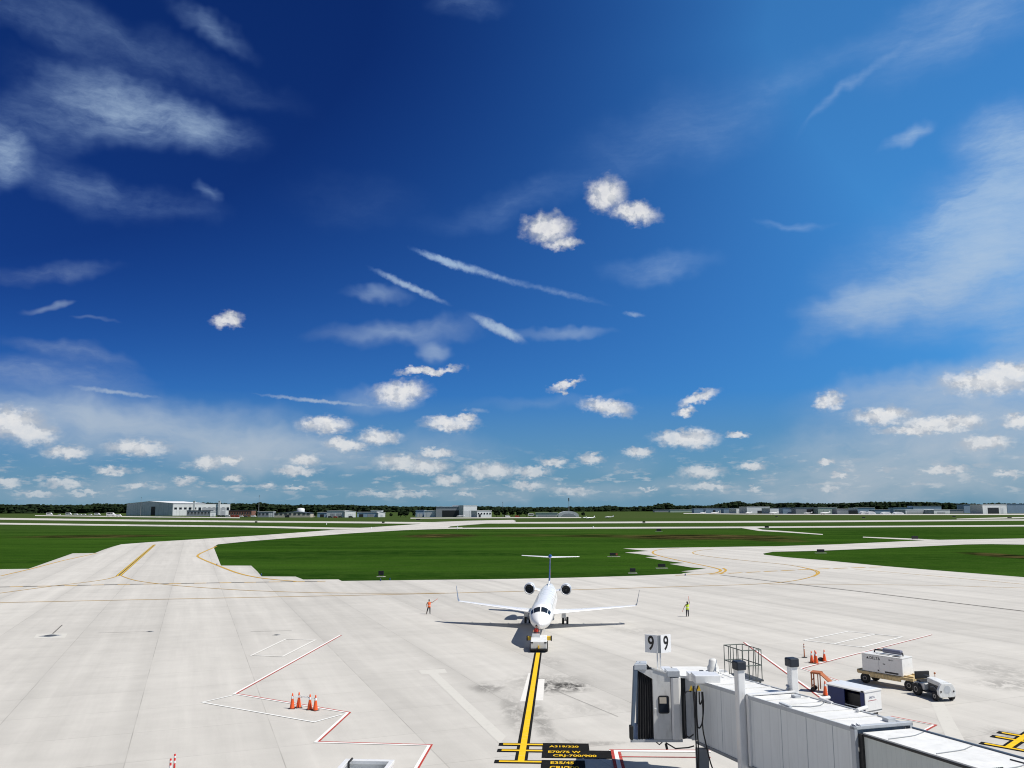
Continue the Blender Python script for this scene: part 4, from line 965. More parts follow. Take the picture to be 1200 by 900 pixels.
# ------------------------------------------------------------------ white open cart at the bottom edge
a = Vector(G(402, 887.6, 1.5)); b = Vector(G(459.5, 889.2, 1.5)); du = (b - a).normalized(); ang = math.atan2(du.y, du.x); Lw = (b - a).length
WC = thing('open_top_cart', 'white open topped cart with a wide rim at the bottom edge', 'cart', (a.x, a.y, 0), ang)
D = 3.2
mb = MB(); mb.box(0, Lw, -.26, 0, 1.34, 1.5); mb.box(0, .22, -D, -.26, 1.34, 1.5); mb.box(Lw - .2, Lw, -D, -.26, 1.34, 1.5); mb.box(.22, Lw - .2, -D, -D + .3, 1.34, 1.5); mb.build('rim', 'white_paint', WC, bevel=.015)
mb = MB(); mb.box(.05, .12, -D + .05, -.05, .45, 1.338); mb.box(Lw - .12, Lw - .05, -D + .05, -.05, .45, 1.338); mb.box(.12, Lw - .12, -.12, -.05, .45, 1.338); mb.box(.12, Lw - .12, -D + .05, -D + .12, .45, 1.338); mb.build('side_wall', 'white_worn', WC)
MB().box(.125, Lw - .125, -D + .13, -.13, .95, 1.0).build('floor_panel', 'light_grey', WC)
MB().tube([(.30, -.5, 1.0), (.30, -.55, 1.5), (.42, -.35, 1.62)], .05).build('lever', 'black', WC)
for q in (.3, Lw - .3):
    for r_ in (-.5, -D + .5): MB().lathe([(.08, -.08), (.26, -.09), (.28, 0), (.26, .09), (.08, .08)], (q, r_, .28), 16, 'x').build('wheel', 'rubber', WC)
MB().box(.1, Lw - .1, -D + .1, -.1, .36, .449).build('chassis', 'dark_grey', WC)

# ------------------------------------------------------------------ passenger boarding bridge
RX, RY = 8.21, 40.85
JB = thing('passenger_boarding_bridge', 'white passenger boarding bridge with gate 9 sign and long grey tunnel', 'jet bridge', (RX, RY, 0))
def TB(p): return (p[0] * .965 + p[1] * .267, p[0] * .262 - p[1] * .984, p[2])
def WL(p): return (p[0] - RX, p[1] - RY, p[2])
def zr(s): return 4.85 + .052 * s
W = 2.08
def seg(mb, w0, w1, s0, s1, zo0, zo1):
    "box along the bridge following the roof slope, zo = offset from roof line"
    mb.hexa([(w0, s0, zr(s0) + zo0), (w1, s0, zr(s0) + zo0), (w1, s1, zr(s1) + zo0), (w0, s1, zr(s1) + zo0)], [(w0, s0, zr(s0) + zo1), (w1, s0, zr(s0) + zo1), (w1, s1, zr(s1) + zo1), (w0, s1, zr(s1) + zo1)]); return mb
t1 = seg(MB(TB), 0, W, .9, 11.9, -2.68, -.06).build('outer_tunnel', 'tunnel', JB)
seg(MB(TB), -.03, W + .03, .85, 11.9, -.058, 0).build('roof', 'roof_white', t1)
seg(MB(TB), -.06, .0, .9, 11.9, -.10, .05).build('roof_rail', 'light_grey', t1); seg(MB(TB), W, W + .06, .9, 11.9, -.10, .04).build('roof_rail', 'light_grey', t1)
for s_ in (2.6, 3.8, 6.6, 7.6, 9.2, 10.5): seg(MB(TB), -.028, W + .03, s_ - .03, s_ + .03, .0, .03).build('roof_rib', 'white_worn', t1)
for s_ in (7.7, 9.3, 10.8, 3.2): seg(MB(TB), -.012, .0, s_ - .010, s_ + .010, -2.6, -.1).build('panel_seam', 'light_grey', t1)
seg(MB(TB), -.05, W + .05, .9, 11.9, -2.80, -2.682).build('floor_beam', 'mid_grey', t1)
# frames at the lift columns and at the tunnel mouth
mb = MB(TB); seg(mb, -.09, -.0, 5.38, 5.55, -2.7, .09); seg(mb, W, W + .09, 5.38, 5.55, -2.7, .09); seg(mb, -.09, W + .09, 5.38, 5.55, .032, .10); mb.build('portal_frame', 'white_paint', JB, bevel=.01)
mb = MB(TB); seg(mb, -.12, -.0, 11.9, 12.12, -2.8, .08); seg(mb, W, W + .12, 11.9, 12.12, -2.8, .08); seg(mb, -.12, W + .12, 11.9, 12.12, -.01, .10); mf = mb.build('mouth_frame', 'light_grey', JB, bevel=.01)
for k in range(3):
    for ww in (-.05, .12): MB(TB).lathe([(.035, 0), (.035, .05), (.01, .055)], (ww, 11.95 + k * .07, zr(12) + .10), 8).build('bolt', 'metal', mf)
seg(MB(TB), .02, W - .02, 12.12, 12.3, -2.6, -.13).build('dark_gap', 'black', JB)  # black block stands in for the dark gap between the tunnels
t2 = seg(MB(TB), .10, W - .08, 12.3, 33, -2.5, -.11).build('inner_tunnel', 'tunnel_inner', JB)
seg(MB(TB), .07, W - .05, 12.3, 33, -.108, -.06).build('roof', 'roof_white', t2)
seg(MB(TB), .05, .10, 12.3, 33, -.18, -.109).build('roof_rail', 'black', t2); seg(MB(TB), W - .085, W - .03, 12.3, 33, -.058, -.01).build('roof_rail', 'bluegrey', t2)
for k in range(8):
    s_ = 13.3 + k * 2.0; z_ = zr(s_) - .045; mb = MB(TB)
    mb.tube([(.15, s_ + .1, zr(s_ + .1) - .045), (W * .5, s_, z_), (W * .62, s_ - .05, z_ + .0), (W - .2, s_ - .35, zr(s_ - .35) - .045)], .014, 6)
    mb.build('roof_conduit', 'mid_grey', t2)
for k in range(6): MB(TB).box(.35 + k * .06, .38 + k * .06, 17.2, 17.24, zr(17.2) - .059, zr(17.2) - .03).build('roof_fitting', 'dark_grey', t2)
MB(TB).tube([(W - .5, 16.6, zr(16.6) - .04), (W - .45, 17.6, zr(17.6) - .04)], .02, 6).build('roof_conduit', 'dark_grey', t2)
# lift columns with dark caps
for ww in (-.20, W + .22):
    cbm = MB(TB); cbm.box(ww - .17, ww + .17, 4.98, 5.30, .9, 6.20); c_ = cbm.build('lift_column', 'white_paint', JB, bevel=.04)
    cp = MB(TB); cp.box(ww - .22, ww + .22, 4.92, 5.36, 6.14, 6.50); cp.build('column_cap', 'cap', c_, bevel=.05)
mb = MB(TB); mb.tube([(W - .05, 5.05, zr(5) + .05), (W + .02, 5.1, zr(5) + .2), (W + .02, 4.98, zr(5) + .25)], .05); mb.build('column_bracket', 'light_grey', JB)
mb = MB(TB); mb.box(-.5, W + .5, 4.7, 5.3, .8, 1.15); mb.box(.4, W - .4, 4.6, 5.4, .5, .8); bgy = mb.build('bogie', 'mid_grey', JB, bevel=.03)
for ww in (.35, W - .35):
    MB(TB).lathe([(.2, -.17), (.46, -.19), (.52, -.1), (.52, .1), (.46, .19), (.2, .17)], (ww, 5.0, .52), 24, 'x').build('wheel', 'rubber', bgy)
# rotunda and its support at the building end
rs = 34.6; rc = (W / 2, rs)
MB(TB).lathe([(1.9, zr(rs) - 2.75), (1.9, zr(rs) - .05), (2.0, zr(rs)), (.3, zr(rs) + .35)], (rc[0], rc[1], 0), 24, smooth=False).build('rotunda', 'white_worn', JB)
MB(TB).lathe([(.45, 0), (.45, zr(rs) - 2.76)], (rc[0], rc[1], 0), 20).build('support_column', 'white_worn', JB)
# roof furniture on the outer tunnel
MB(TB).tube([(W + .0, 8.0, zr(8) + .02), (W - .1, 7.4, zr(7.4) + .09), (W + .45, 7.2, zr(7.2) + .09)], .07, 10).build('roof_pipe', 'white_paint', JB); MB(TB).tube([(W - .2, 9.7, zr(9.7) + .08), (W + .45, 9.4, zr(9.4) + .09)], .07, 10).build('roof_pipe', 'white_paint', JB)
mb = MB(TB); mb.tube([(.1, 7.9, zr(7.9) + .03), (.9, 8.3, zr(8.3) + .02), (1.4, 8.2, zr(8.2) + .02), (W, 7.6, zr(7.6) + .02)], .018, 6).build('roof_conduit', 'mid_grey', JB)
for q in ((.0, .12, 7.6, 8.3, zr(8) + .05, zr(8) + .11), (W - .35, W - .05, 11.2, 11.5, zr(11) + .0, zr(11) + .14), (W - .6, W - .35, 6.2, 6.5, zr(6) + .0, zr(6) + .12)): MB(TB).box(*q).build('junction_box', 'light_grey', JB)

# cab
y0, y1 = 41.1, 44.2
def cabp(px): return (px - 600) * 39.3 / 970
xa, xb, xc = cabp(764), cabp(785), cabp(797.5)
mb = MB(WL); mb.hexa([(xa, y0, 1.98), (xb, y0, 1.98), (xb, y1, 1.98), (xa, y1, 1.98)], [(xa, y0, 5.20), (xb, y0, 4.92), (xb, y1, 4.45), (xa, y1, 4.75)])
cab = mb.build('cab_wall', 'white_worn', JB, bevel=.02)
mb = MB(WL); mb.prism([(xb + .015, y0 + .02), (xb + .12, y0 - .04), (xc - .12, y0 - .04), (xc, y0 + .05), (xc, y1 - .2), (xb + .015, y1 - .2)], 2, 1.98, 4.78); mb.build('corner_post', 'white_paint', JB, bevel=.02)
mb = MB(WL); mb.hexa([(xa - .02, y0 - .03, 5.20), (xb, y0 - .03, 4.92), (xb, y1, 4.45), (xa - .02, y1, 4.75)], [(xa - .02, y0 - .03, 5.26), (xb, y0 - .03, 4.98), (xb, y1, 4.51), (xa - .02, y1, 4.81)]); mb.build('cab_roof', 'roof_white', JB)
MB(WL).box(xb - .15, xc - .05, y0 - .05, y0 + .7, 4.82, 5.10).build('light_box', 'light_grey', JB, bevel=.02)
MB(WL).box(cabp(780) , cabp(783), y0 - .03, y0, 5.0, 5.02)
# window with rounded corners, pale panel painting a reflection on the pane
def rrect(x0, x1, z0, z1, r, n=5):
    pts = []
    for cx, cz, a0 in ((x1 - r, z1 - r, 0), (x0 + r, z1 - r, 90), (x0 + r, z0 + r, 180), (x1 - r, z0 + r, 270)):
        for i in range(n + 1): t = R(a0 + 90 * i / n); pts.append((cx + r * math.cos(t), cz + r * math.sin(t)))
    return pts
def zz(py): return AT(775, py, y0).z
wx0, wx1, wz0, wz1 = cabp(770), cabp(782.8), zz(837.3), zz(816.3)
wf = MB(WL).prism(rrect(wx0, wx1, wz0, wz1, .1), 1, y0 - .03, y0 - .002).build('cab_window', 'black', cab)
MB(WL).prism(rrect(wx0 + .05, wx1 - .05, wz0 + .05, wz1 - .05, .07), 1, y0 - .036, y0 - .031).build('pane', 'glass_dark', wf)
MB(WL).box(wx0 + .06, wx1 - .13, y0 - .042, y0 - .037, wz0 + .46, wz1 - .07).build('reflection_panel', 'bld_beige', wf)
MB(WL).tube([(xa + .03, y0 - .03, 3.4), (xa + .16, y0 - .05, 3.36)], .02).build('door_latch', 'metal', cab)
# canopy bellows: pleated hood around the cab mouth
rings = []; npl = 12
for k in range(npl + 1):
    t = k / npl; x_ = xa - .01 - t * .66; ins = .07 if k % 2 else 0.0
    xs = lambda z_: x_ - t * .10 * (1 - (z_ - 2.0) / 3.2)
    sh_ = .62 * t; zt_ = 5.15 + .12 * t; yn = y0 + .04 + ins - t * .05; yf = y1 - .1 - ins
    rings.append([(xs(2.0), yn, 2.0), (xs(3.2), yn, 3.2), (xs(4.4), yn, 4.4), (xs(zt_), yn + .05, zt_ - ins), (xs(zt_) + sh_ / 2, (yn + yf) / 2, zt_ - ins), (xs(zt_) + sh_, yf, zt_ - ins - .3), (xs(3.2) + sh_, yf, 3.2), (xs(2.0) + sh_, yf, 2.0)])
mb = MB(WL)
vs = [p for r in rings for p in r]; n8 = 8
fs = [(k * n8 + i, k * n8 + i + 1, (k + 1) * n8 + i + 1, (k + 1) * n8 + i) for k in range(npl) for i in range(n8 - 1)]
mb.add(vs, fs); mb.build('canopy_bellows', 'bellows', JB)
fx0, fx1 = cabp(737), cabp(743.5)
mb = MB(WL)
mb.hexa([(fx0, y0 - .05, 2.0), (fx0 + .13, y0 - .05, 2.0), (fx0 + .13, y0 + .25, 2.0), (fx0, y0 + .25, 2.0)], [(fx0 + .22, y0 - .05, 5.30), (fx0 + .40, y0 - .05, 5.30), (fx0 + .40, y0 + .25, 5.30), (fx0 + .22, y0 + .25, 5.30)])
mb.build('canopy_frame', 'bluegrey', JB, bevel=.02); mb = MB(WL)
fq = fx0 + .68; mb.hexa([(fq, y1 - .3, 2.0), (fq + .13, y1 - .3, 2.0), (fq + .13, y1, 2.0), (fq, y1, 2.0)], [(fq + .1, y1 - .3, 5.0), (fq + .28, y1 - .3, 5.0), (fq + .28, y1, 5.0), (fq + .1, y1, 5.0)])
mb.build('canopy_frame', 'bluegrey', JB, bevel=.02)
mb = MB(WL); mb.hexa([(fx0 + .22, y0 - .06, 5.14), (xa - .28, y0 - .06, 5.14), (xa + .2, y1 - .2, 4.8), (fx0 + .80, y1 - .2, 4.8)], [(fx0 + .22, y0 - .06, 5.42), (xa - .28, y0 - .06, 5.42), (xa + .2, y1 - .2, 5.05), (fx0 + .80, y1 - .2, 5.05)]); mb.build('canopy_hood', 'light_grey', JB, bevel=.03)
MB(WL).add([(fx0 + .38, y0 - .02, 5.14), (xa + .02, y0 - .02, 5.16), (xa + .02, y0 - .02, 4.72), (fx0 + .38, y0 - .005, 5.14), (xa + .02, y0 - .005, 5.16), (xa + .02, y0 - .005, 4.72)], [(0, 1, 2), (5, 4, 3), (0, 3, 4, 1), (1, 4, 5, 2), (2, 5, 3, 0)]).build('canopy_valance', 'white_worn', JB)
MB(WL).box(fx0 - .05, fx0 + .12, y0 - .09, y0 + .2, 2.0, 2.62).build('bumper', 'rubber', JB, bevel=.03)
MB(WL).prism([(fx0 - .02, y0), (xc, y0), (xc, y1), (fx0 + .62, y1)], 2, 1.86, 1.978).build('cab_floor', 'light_grey', JB)
mb = MB(WL); mb.tube([(xa + .1, y0 + .1, 1.86), (xa + .25, y0 + .05, 1.74), (xa + .4, y0 + .1, 1.84)], .03, 6).build('underside_cable', 'black', JB); mb = MB(WL); mb.tube([(xa + .55, y0, 1.84), (xa + 1.0, y0, 1.58), (xa + 1.6, y0, 1.62), (xc + .5, y0 - .1, 1.72)], .035, 6); mb.tube([(xa + .55, y0, 1.8), (xa + .6, y0, 1.55)], .06, 6); mb.build('underside_cable', 'black', JB)
# curved curtain between cab and tunnel
mb = MB(WL); 
crv = []
for i in range(27):
    t = i / 26; x_ = xc + t * .36; y_ = y0 + .06 + (.02 if i % 2 else 0) + .15 * t; crv.append((x_, y_))
for i in range(26):
    (xa_, ya_), (xb_, yb_) = crv[i], crv[i + 1]
    mb.add([(xa_, ya_, 1.98), (xb_, yb_, 1.98), (xb_, yb_, 4.74), (xa_, ya_, 4.74)], [(0, 1, 2, 3)])
mb.build('rolling_curtain', 'curtain', JB)
MB(WL).box(xc + .38, xc + .80, y0 - .22, y0 - .18, 2.0, 4.3).build('side_door', 'light_grey', JB)
MB(WL).box(xc + .52, xc + .56, y0 - .245, y0 - .221, 3.0, 3.35).build('door_handle', 'black', JB)
mb = MB(WL); mb.prism([(xc, y0 + .1), (xc + .5, y0 - .15), (9.5, 40.2), (10.5, 40.7), (10.5, 42.6), (9.5, 43.5), (xc, 43.5)], 2, 4.745, 4.86); mb.build('cab_rotunda_roof', 'roof_white', JB, bevel=.01)
mb = MB(WL); mb.prism([(xc + .02, y0 + .3), (9.4, 40.5), (10.4, 40.9), (10.4, 42.5), (9.4, 43.3), (xc + .02, 43.3)], 2, 1.98, 4.744); mb.build('cab_rotunda', 'light_grey', JB)
# equipment boxes on the near edge
MB(WL).box(206 * 38.6 / 970, 232 * 38.6 / 970, 40.2, 40.75, AT(819, 800, 40.2).z, AT(819, 790.5, 40.2).z).build('equipment_box', 'white_paint', JB, bevel=.02)
MB(WL).box(214 * 37.3 / 970, 244 * 37.3 / 970, 38.95, 39.9, AT(829, 803, 38.95).z, AT(829, 793.5, 38.95).z).build('equipment_box', 'white_paint', JB, bevel=.02)
MB(WL).box(230 * 37.2 / 970, 246 * 37.2 / 970, 38.85, 38.94, 4.86, 4.92).build('bracket', 'dark_grey', JB)
# beacon dome and small vent
bx, by = G(833.5, 788, 4.92); MB(WL).lathe([(.36, 4.86), (.36, 4.92), (.27, 4.96), (.28, 5.12), (.22, 5.2), (.19, 5.42), (.13, 5.5), (.02, 5.5)], (bx, by, 0), 24).build('exhaust_fan_dome', 'white_worn', JB)
bx2, by2 = G(820, 788, 4.9); MB(WL).box(bx2 - .1, bx2 + .08, by2 - .1, by2 + .1, 4.862, 4.94).build('roof_vent', 'dark_grey', JB)
# hanging hoses
def hose(pts, r=.03): return MB(WL).tube(smooth3(pts), r, 7).build('hanging_hose', 'black', JB)
def smooth3(pts, k=2):
    P_ = [Vector(p) for p in pts]
    for _ in range(k):
        Q = [P_[0]]
        for a, b in zip(P_, P_[1:]): Q += [a.lerp(b, .25), a.lerp(b, .75)]
        Q.append(P_[-1]); P_ = Q
    return P_
yh = 38.85
def hx(px): return (px - 600) * 37.2 / 970
def hzv(py): return AT(815, py, yh).z
for tr in ([(812, 805), (811, 812), (812, 830), (812, 860), (813, 905)], [(809, 812), (802, 811), (800, 820), (800, 860), (804, 867), (810, 862)], [(817, 805), (815, 812), (814, 850), (817, 857), (822, 845), (821, 812)],
           [(822, 812), (823, 830), (820, 852), (825, 880), (829, 898), (832, 905)], [(813, 812), (814, 845), (815, 880), (814, 905)], [(818, 812), (818, 830), (822, 820)]):
    hose([(hx(a_), yh + random.uniform(-.05, .05), hzv(b_)) for a_, b_ in tr], .032)
for px in (809, 818): mb = MB(WL); mb.add([(hx(px - 2.5), yh, hzv(811)), (hx(px + 2.5), yh, hzv(811)), (hx(px), yh, hzv(804)), (hx(px - 2.5), yh + .03, hzv(811)), (hx(px + 2.5), yh + .03, hzv(811)), (hx(px), yh + .03, hzv(804))], [(0, 1, 2), (5, 4, 3), (0, 3, 4, 1), (1, 4, 5, 2), (2, 5, 3, 0)]); mb.build('hose_hook', 'yellow', JB)
MB(WL).box(hx(814), hx(828), yh + .2, yh + .5, .2, 2.1).build('hose_reel_cabinet', 'mid_grey', JB)
# gate sign, two white boards in a V with black figures
sx, sy = cabp(773.2), y0 + .15
MB(WL).box(sx - .10, sx - .04, sy + .05, sy + .11, 4.9, 6.0).build('sign_post', 'white_paint', JB); sgo = MB(WL).box(sx + .04, sx + .10, sy + .05, sy + .11, 4.9, 6.0).build('sign_post', 'white_paint', JB)
zt0, zt1 = zz(767.0), zz(745.8)
for sg in (-1, 1):
    p0 = Vector((sx + sg * .09, sy - .08)); th = R(30); dv_ = Vector((sg * math.cos(th), math.sin(th))); nv = Vector((-dv_.y, dv_.x)) * (-sg)   # nv faces the camera
    if nv.y > 0: nv = -nv
    wb = .62; p1 = p0 + dv_ * wb
    mb = MB(WL); q0 = p0 - nv * .06; q1 = p1 - nv * .06
    mb.hexa([(p0.x, p0.y, zt0), (p1.x, p1.y, zt0), (q1.x, q1.y, zt0), (q0.x, q0.y, zt0)], [(p0.x, p0.y, zt1), (p1.x, p1.y, zt1), (q1.x, q1.y, zt1), (q0.x, q0.y, zt1)]); bd = mb.build('sign_board', 'sign_white', sgo)
    cc = (p0 + p1) / 2 + nv * .006; ax = dv_ * sg
    vs, fs = text_mesh('9', .92, lambda v: (cc.x + ax.x * v.x * .72 - RX, cc.y + ax.y * v.x * .72 - RY, (zt0 + zt1) / 2 + v.y))
    MB().add(vs, fs).build('gate_number', 'sign_black', bd)
MB(WL).box(sx - .085, sx + .085, sy - .06, sy + .0, zt0, zt1 - .02).build('sign_spine', 'mid_grey', sgo)
# roof access cage
mb = MB(TB)
def tb(a, b, r=.02): mb.cyl(a, b, r, n=6)
cw0, cw1, cs0, cs1 = W + .22, W + 1.22, -.45, 1.2; zb_, zm, ztp = 4.80, 5.45, 6.15
xs_ = [cw0, cw0 + .34, cw0 + .68, cw1]
for ww in xs_:
    for s_ in (cs0, cs1): tb((ww, s_, zb_), (ww, s_, ztp))
for s_ in (cs0 + .42, cs0 + .85, cs0 + 1.28):
    tb((cw0, s_, zb_), (cw0, s_, ztp)); tb((cw1, s_, zb_), (cw1 + .12, s_, ztp))
for z_ in (zm, ztp):
    for s_ in (cs0, cs1): tb((cw0, s_, z_), (cw1, s_, z_), .025)
    for ww in (cw0, cw1): tb((ww, cs0, z_), (ww, cs1, z_), .025)
mb.build('access_cage', 'cage', JB)
MB(TB).box(cw0 - .05, cw1 + .05, cs0 - .05, cs1 + .05, zb_ - .08, zb_).build('cage_platform', 'dark_grey', JB)
for ww in (cw0 + .1, cw1 - .1):
    for sq in (cs0, cs1 - .08): MB(TB).box(ww - .04, ww + .04, sq, sq + .08, 2.1, zb_ - .08).build('cage_support', 'cage', JB)

# ------------------------------------------------------------------ small airfield signs and lights
def airsign(px, py, w_, h_, lab, col='black', n=2):
    x, y = G(px, py); w_ *= .8 if w_ > 2.2 else 1; h_ *= .9; t = thing('airfield_sign', lab, 'airfield sign', (x, y, -.03), 0, 'airfield signs in the grass')
    MB().box(-w_ * .8, w_ * .8, -.4, .6, 0, .06).build('concrete_pad', 'concrete_far', t)
    MB().box(-w_ / 2, w_ / 2, -.1, .1, .30, h_).build('sign_panel', col, t, bevel=.02)
    if col == 'black' and abs(w_ - 2.1) < .01: MB().box(w_ / 2 - .55, w_ / 2 - .06, -.112, -.102, .4, h_ - .1).build('sign_face', 'orange_frame', t)
    mb = MB(); mb.cyl((-w_ * .35, 0, .05), (-w_ * .35, 0, .32), .04); mb.cyl((w_ * .35, 0, .05), (w_ * .35, 0, .32), .04); mb.build('leg', 'mid_grey', t)
    return t
airsign(718, 653.2, 2.1, 1.15, 'dark airfield sign farthest left of the three in the grass behind the right wing')
airsign(740, 672.6, 1.1, 1.1, 'dark square airfield sign nearest the apron behind the right wing')
airsign(774, 667, 1.6, 1.05, 'dark airfield sign in the grass tip near the yellow taxi curve')
airsign(445, 674.8, 1.0, 1.25, 'dark airfield sign on a pale pad in the grass left of the jet')
airsign(960.5, 650.5, 2.6, 1.2, 'dark airfield sign beside the taxiway at the right grass wedge')
for i, (px, py, wd_, lab) in enumerate([(1071, 635.5, 3.2, 'dark airfield sign by the thin branch taxiway on the right'), (897.5, 621.0, 3.2, 'dark airfield sign at the mouth of the curved branch beyond the brown ditch'), (771, 624, 3.2, 'lone dark airfield sign in the grass above the brown ditch'),
        (909, 608, 4, 'far dark airfield sign in the meadow before the hangars, leftmost'), (1011, 610, 4.5, 'far dark airfield sign between runway and hangar apron, right of centre'), (1117, 609.5, 5, 'far dark airfield sign before the white low hangar roofs'), (1182, 611.2, 6, 'far dark airfield sign at the right edge below the open hangar'),
        (299, 610.6, 3, 'far dark airfield sign under the thin mast on the left'), (448, 612.2, 3, 'far dark airfield sign just before the runway bend'), (489, 608.8, 6, 'far low dark airfield sign before the white hangar'), (753.5, 614.0, 3, 'far dark airfield sign on the runway edge right of the white arched hangar')]):
    airsign(px, py, wd_, 1.6, lab)
for i, (px, py) in enumerate([(381.5, 613.6), (434, 619), (534.8, 619.6), (535, 616.6), (694, 619.8)]):
    x, y = G(px, py); o = MB().lathe([(.35, 0), (.3, .8), (.22, 1.2), (.1, 1.3)], n=10).build('runway_light', 'white_paint'); o.location = (x, y, 0)
    tag(o, 'small white marker light by the far taxiway, ' + ['leftmost of all', 'second from the left', 'nearer one of the pair at the bend', 'farther one of the pair at the bend', 'rightmost of all'][i], 'marker light', 'white marker lights')
for i, (px, py) in enumerate([(444, 679.8), (455, 679.2), (304, 672.5), (252, 660), (802, 676)]):
    x, y = G(px, py); o = MB().lathe([(.12, 0), (.1, .2), (.07, .36), (.02, .4)], n=10).build('edge_light', 'tail_blue'); o.location = (x, y + .4, 0)
    tag(o, 'tiny blue edge light at the apron rim, ' + ['left of the square pad sign', 'right of the square pad sign', 'at the stepped corner', 'at the inner corner of the left taxiway', 'by the yellow curve on the right'][i], 'edge light', 'taxi edge lights')

# ------------------------------------------------------------------ far buildings
def base_d(px, py): return G(px, py)[1]
def bbox_(x0, x1, yt, yb, dist=None):
    d_ = dist or base_d((x0 + x1) / 2, yb); a = AT(x0, yt, d_); b = AT(x1, yt, d_); return a.x, b.x, d_, (a.z + b.z) / 2
def building(label, x0, x1, yt, yb, wall='bld_pale', roof='bld_white', depth=30, gable=0.0, doors=(), windows=0, cat='hangar', name='hangar', dist=None, rot=0):
    X0, X1, d_, h = bbox_(x0, x1, yt, yb, dist)
    if h < 2: h = 2
    cx_, cy_, w2, a_ = (X0 + X1) / 2, d_, (X1 - X0) / 2, R(rot)
    if rot > 0:      # left corner nearest, front turned to the right
        k = X1 / d_; Lb = (k * d_ - X0) / (math.cos(a_) - k * math.sin(a_)); w2 = Lb / 2; cx_, cy_ = X0 + w2 * math.cos(a_), d_ + w2 * math.sin(a_)
    elif rot < 0:    # right corner nearest
        k = X0 / d_; Lb = (X1 - k * d_) / (math.cos(a_) - k * math.sin(a_)); w2 = Lb / 2; cx_, cy_ = X1 - w2 * math.cos(a_), d_ - w2 * math.sin(a_)
    t = thing(name, label, cat, (cx_, cy_, 0), a_); eave = h * (1 - gable)
    if gable: MB().prism([(-w2, -.05), (-w2, eave), (0, h - .3), (w2, eave), (w2, -.05)], 1, 0, depth).build('wall', wall, t)
    else: MB().box(-w2, w2, 0, depth, -.05, h - .35).build('wall', wall, t)
    if gable:
        k = .5; MB().add([(-w2 - k, -k, eave), (0, -k, h - .28), (w2 + k, -k, eave), (w2 + k, depth + k, eave), (0, depth + k, h - .28), (-w2 - k, depth + k, eave), (-w2 - k, -k, eave + .4), (0, -k, h + .1), (w2 + k, -k, eave + .4), (w2 + k, depth + k, eave + .4), (0, depth + k, h + .1), (-w2 - k, depth + k, eave + .4)],
            [(6, 7, 10, 11), (7, 8, 9, 10), (0, 1, 7, 6), (1, 2, 8, 7), (2, 3, 9, 8), (5, 0, 6, 11), (3, 4, 10, 9), (4, 5, 11, 10), (1, 0, 5, 4), (2, 1, 4, 3)]).build('roof', roof, t)
    else: MB().box(-w2 - .5, w2 + .5, -.5, depth + .5, h - .347, h + .15).build('roof', roof, t)
    for dx0, dx1, dt, mt in doors:     # fractions of width, fraction of height
        a = -w2 + 2 * w2 * dx0; b = -w2 + 2 * w2 * dx1; z1 = h * dt
        dd_ = MB().box(a, b, -.12, -.005, 0, z1).build('door_or_dark_mouth', mt, t)
        if mt != 'bld_dark':  # bld_dark panels paint in the shaded inside of open doorways
            m_ = MB(); nn_ = max(2, int((b - a) / 6))
            for i in range(1, nn_): q = a + (b - a) * i / nn_; m_.box(q - .15, q + .15, -.2, -.121, 0, z1)
            m_.build('door_rib', 'bld_grey', dd_)
    for i in range(windows):
        q = -w2 + 2 * w2 * (i + .5) / windows; ww_ = w2 / windows * .55
        wo = MB().box(q - ww_, q + ww_, -.1, -.004, h * .42, h * .68).build('window', 'glass_dark', t)
        MB().box(q - ww_ - .15, q + ww_ + .15, -.2, -.101, h * .38, h * .415).build('sill', 'bld_white', wo)
    return t
# big hangar on the left: gabled front, long white wing, penthouses
b1 = building('huge pale grey hangar with low gable and dark door slot, far left', 148, 202, 584.3, 601.5, 'bld_pale', 'bld_white', 90, .16, ((.54, .63, .62, 'bld_dark'), (.05, .5, .8, 'bld_pale'), (.66, .96, .8, 'bld_pale')), rot=-24)
building('long white wing with two roof towers joined to the huge grey hangar', 202.3, 269, 587.6, 601.7, 'bld_white', 'bld_roof', 80, 0, ((.0, .40, .5, 'bld_white'), (.50, .92, .66, 'bld_grey')), 12, cat='building', name='workshop_building', rot=34)
for i, px in enumerate((233, 262)):
    X0, X1, d_, h = bbox_(px - 1.1, px + 1.1, 585, 595, G(215, 601.7)[1] + (60, 92)[i]); t = thing('stair_tower', 'slim white stair tower rising above the white workshop wing, ' + ('left one' if i == 0 else 'right one'), 'tower', ((X0 + X1) / 2, d_ - 30, 0), group='stair towers')
    MB().box(-2, 2, -.4, 1.8, 0, h).build('shaft', 'bld_white', t); MB().box(-2.3, 2.3, -.7, 2.1, h, h + .5).build('cap', 'bld_white', t)
building('low office block with a dark roof in front of the white workshop wing', 218, 246, 595.6, 602.4, 'bld_grey', 'bld_roof', 14, 0, (), 7, cat='building', name='office_building')
building('small bright white shed at the right end of the dark roofed office block', 245.5, 252, 597.4, 602.9, 'bld_white', 'bld_white', 8, 0, ((.3, .7, .6, 'bld_pale'),), 0, cat='shed', name='shed', rot=30)
building('low brick terminal with dark roof and pale columns right of the white workshop', 267, 294, 595.8, 603.4, 'brick', 'bld_roof', 25, 0, (), 9, cat='building', name='terminal_building')
building('small grey and white building under the thin radio mast', 301, 319, 597.6, 604.2, 'bld_grey', 'bld_white', 14, 0, ((.72, .95, .75, 'bld_white'),), 4, cat='building', name='office_building')
building('long beige hall with dark shallow roof below the white water tank', 320.5, 363, 597.6, 604.6, 'bld_beige', 'bld_roof', 30, .35, ((.3, .42, .5, 'bld_dark'),), 8, cat='building', name='long_hall')
building('pale blue low shed, left end of the middle left hangar row', 371, 382, 598.9, 604.7, 'bld_blue', 'bld_pale', 24, 0, ((.3, .7, .6, 'bld_dark'),), 0)
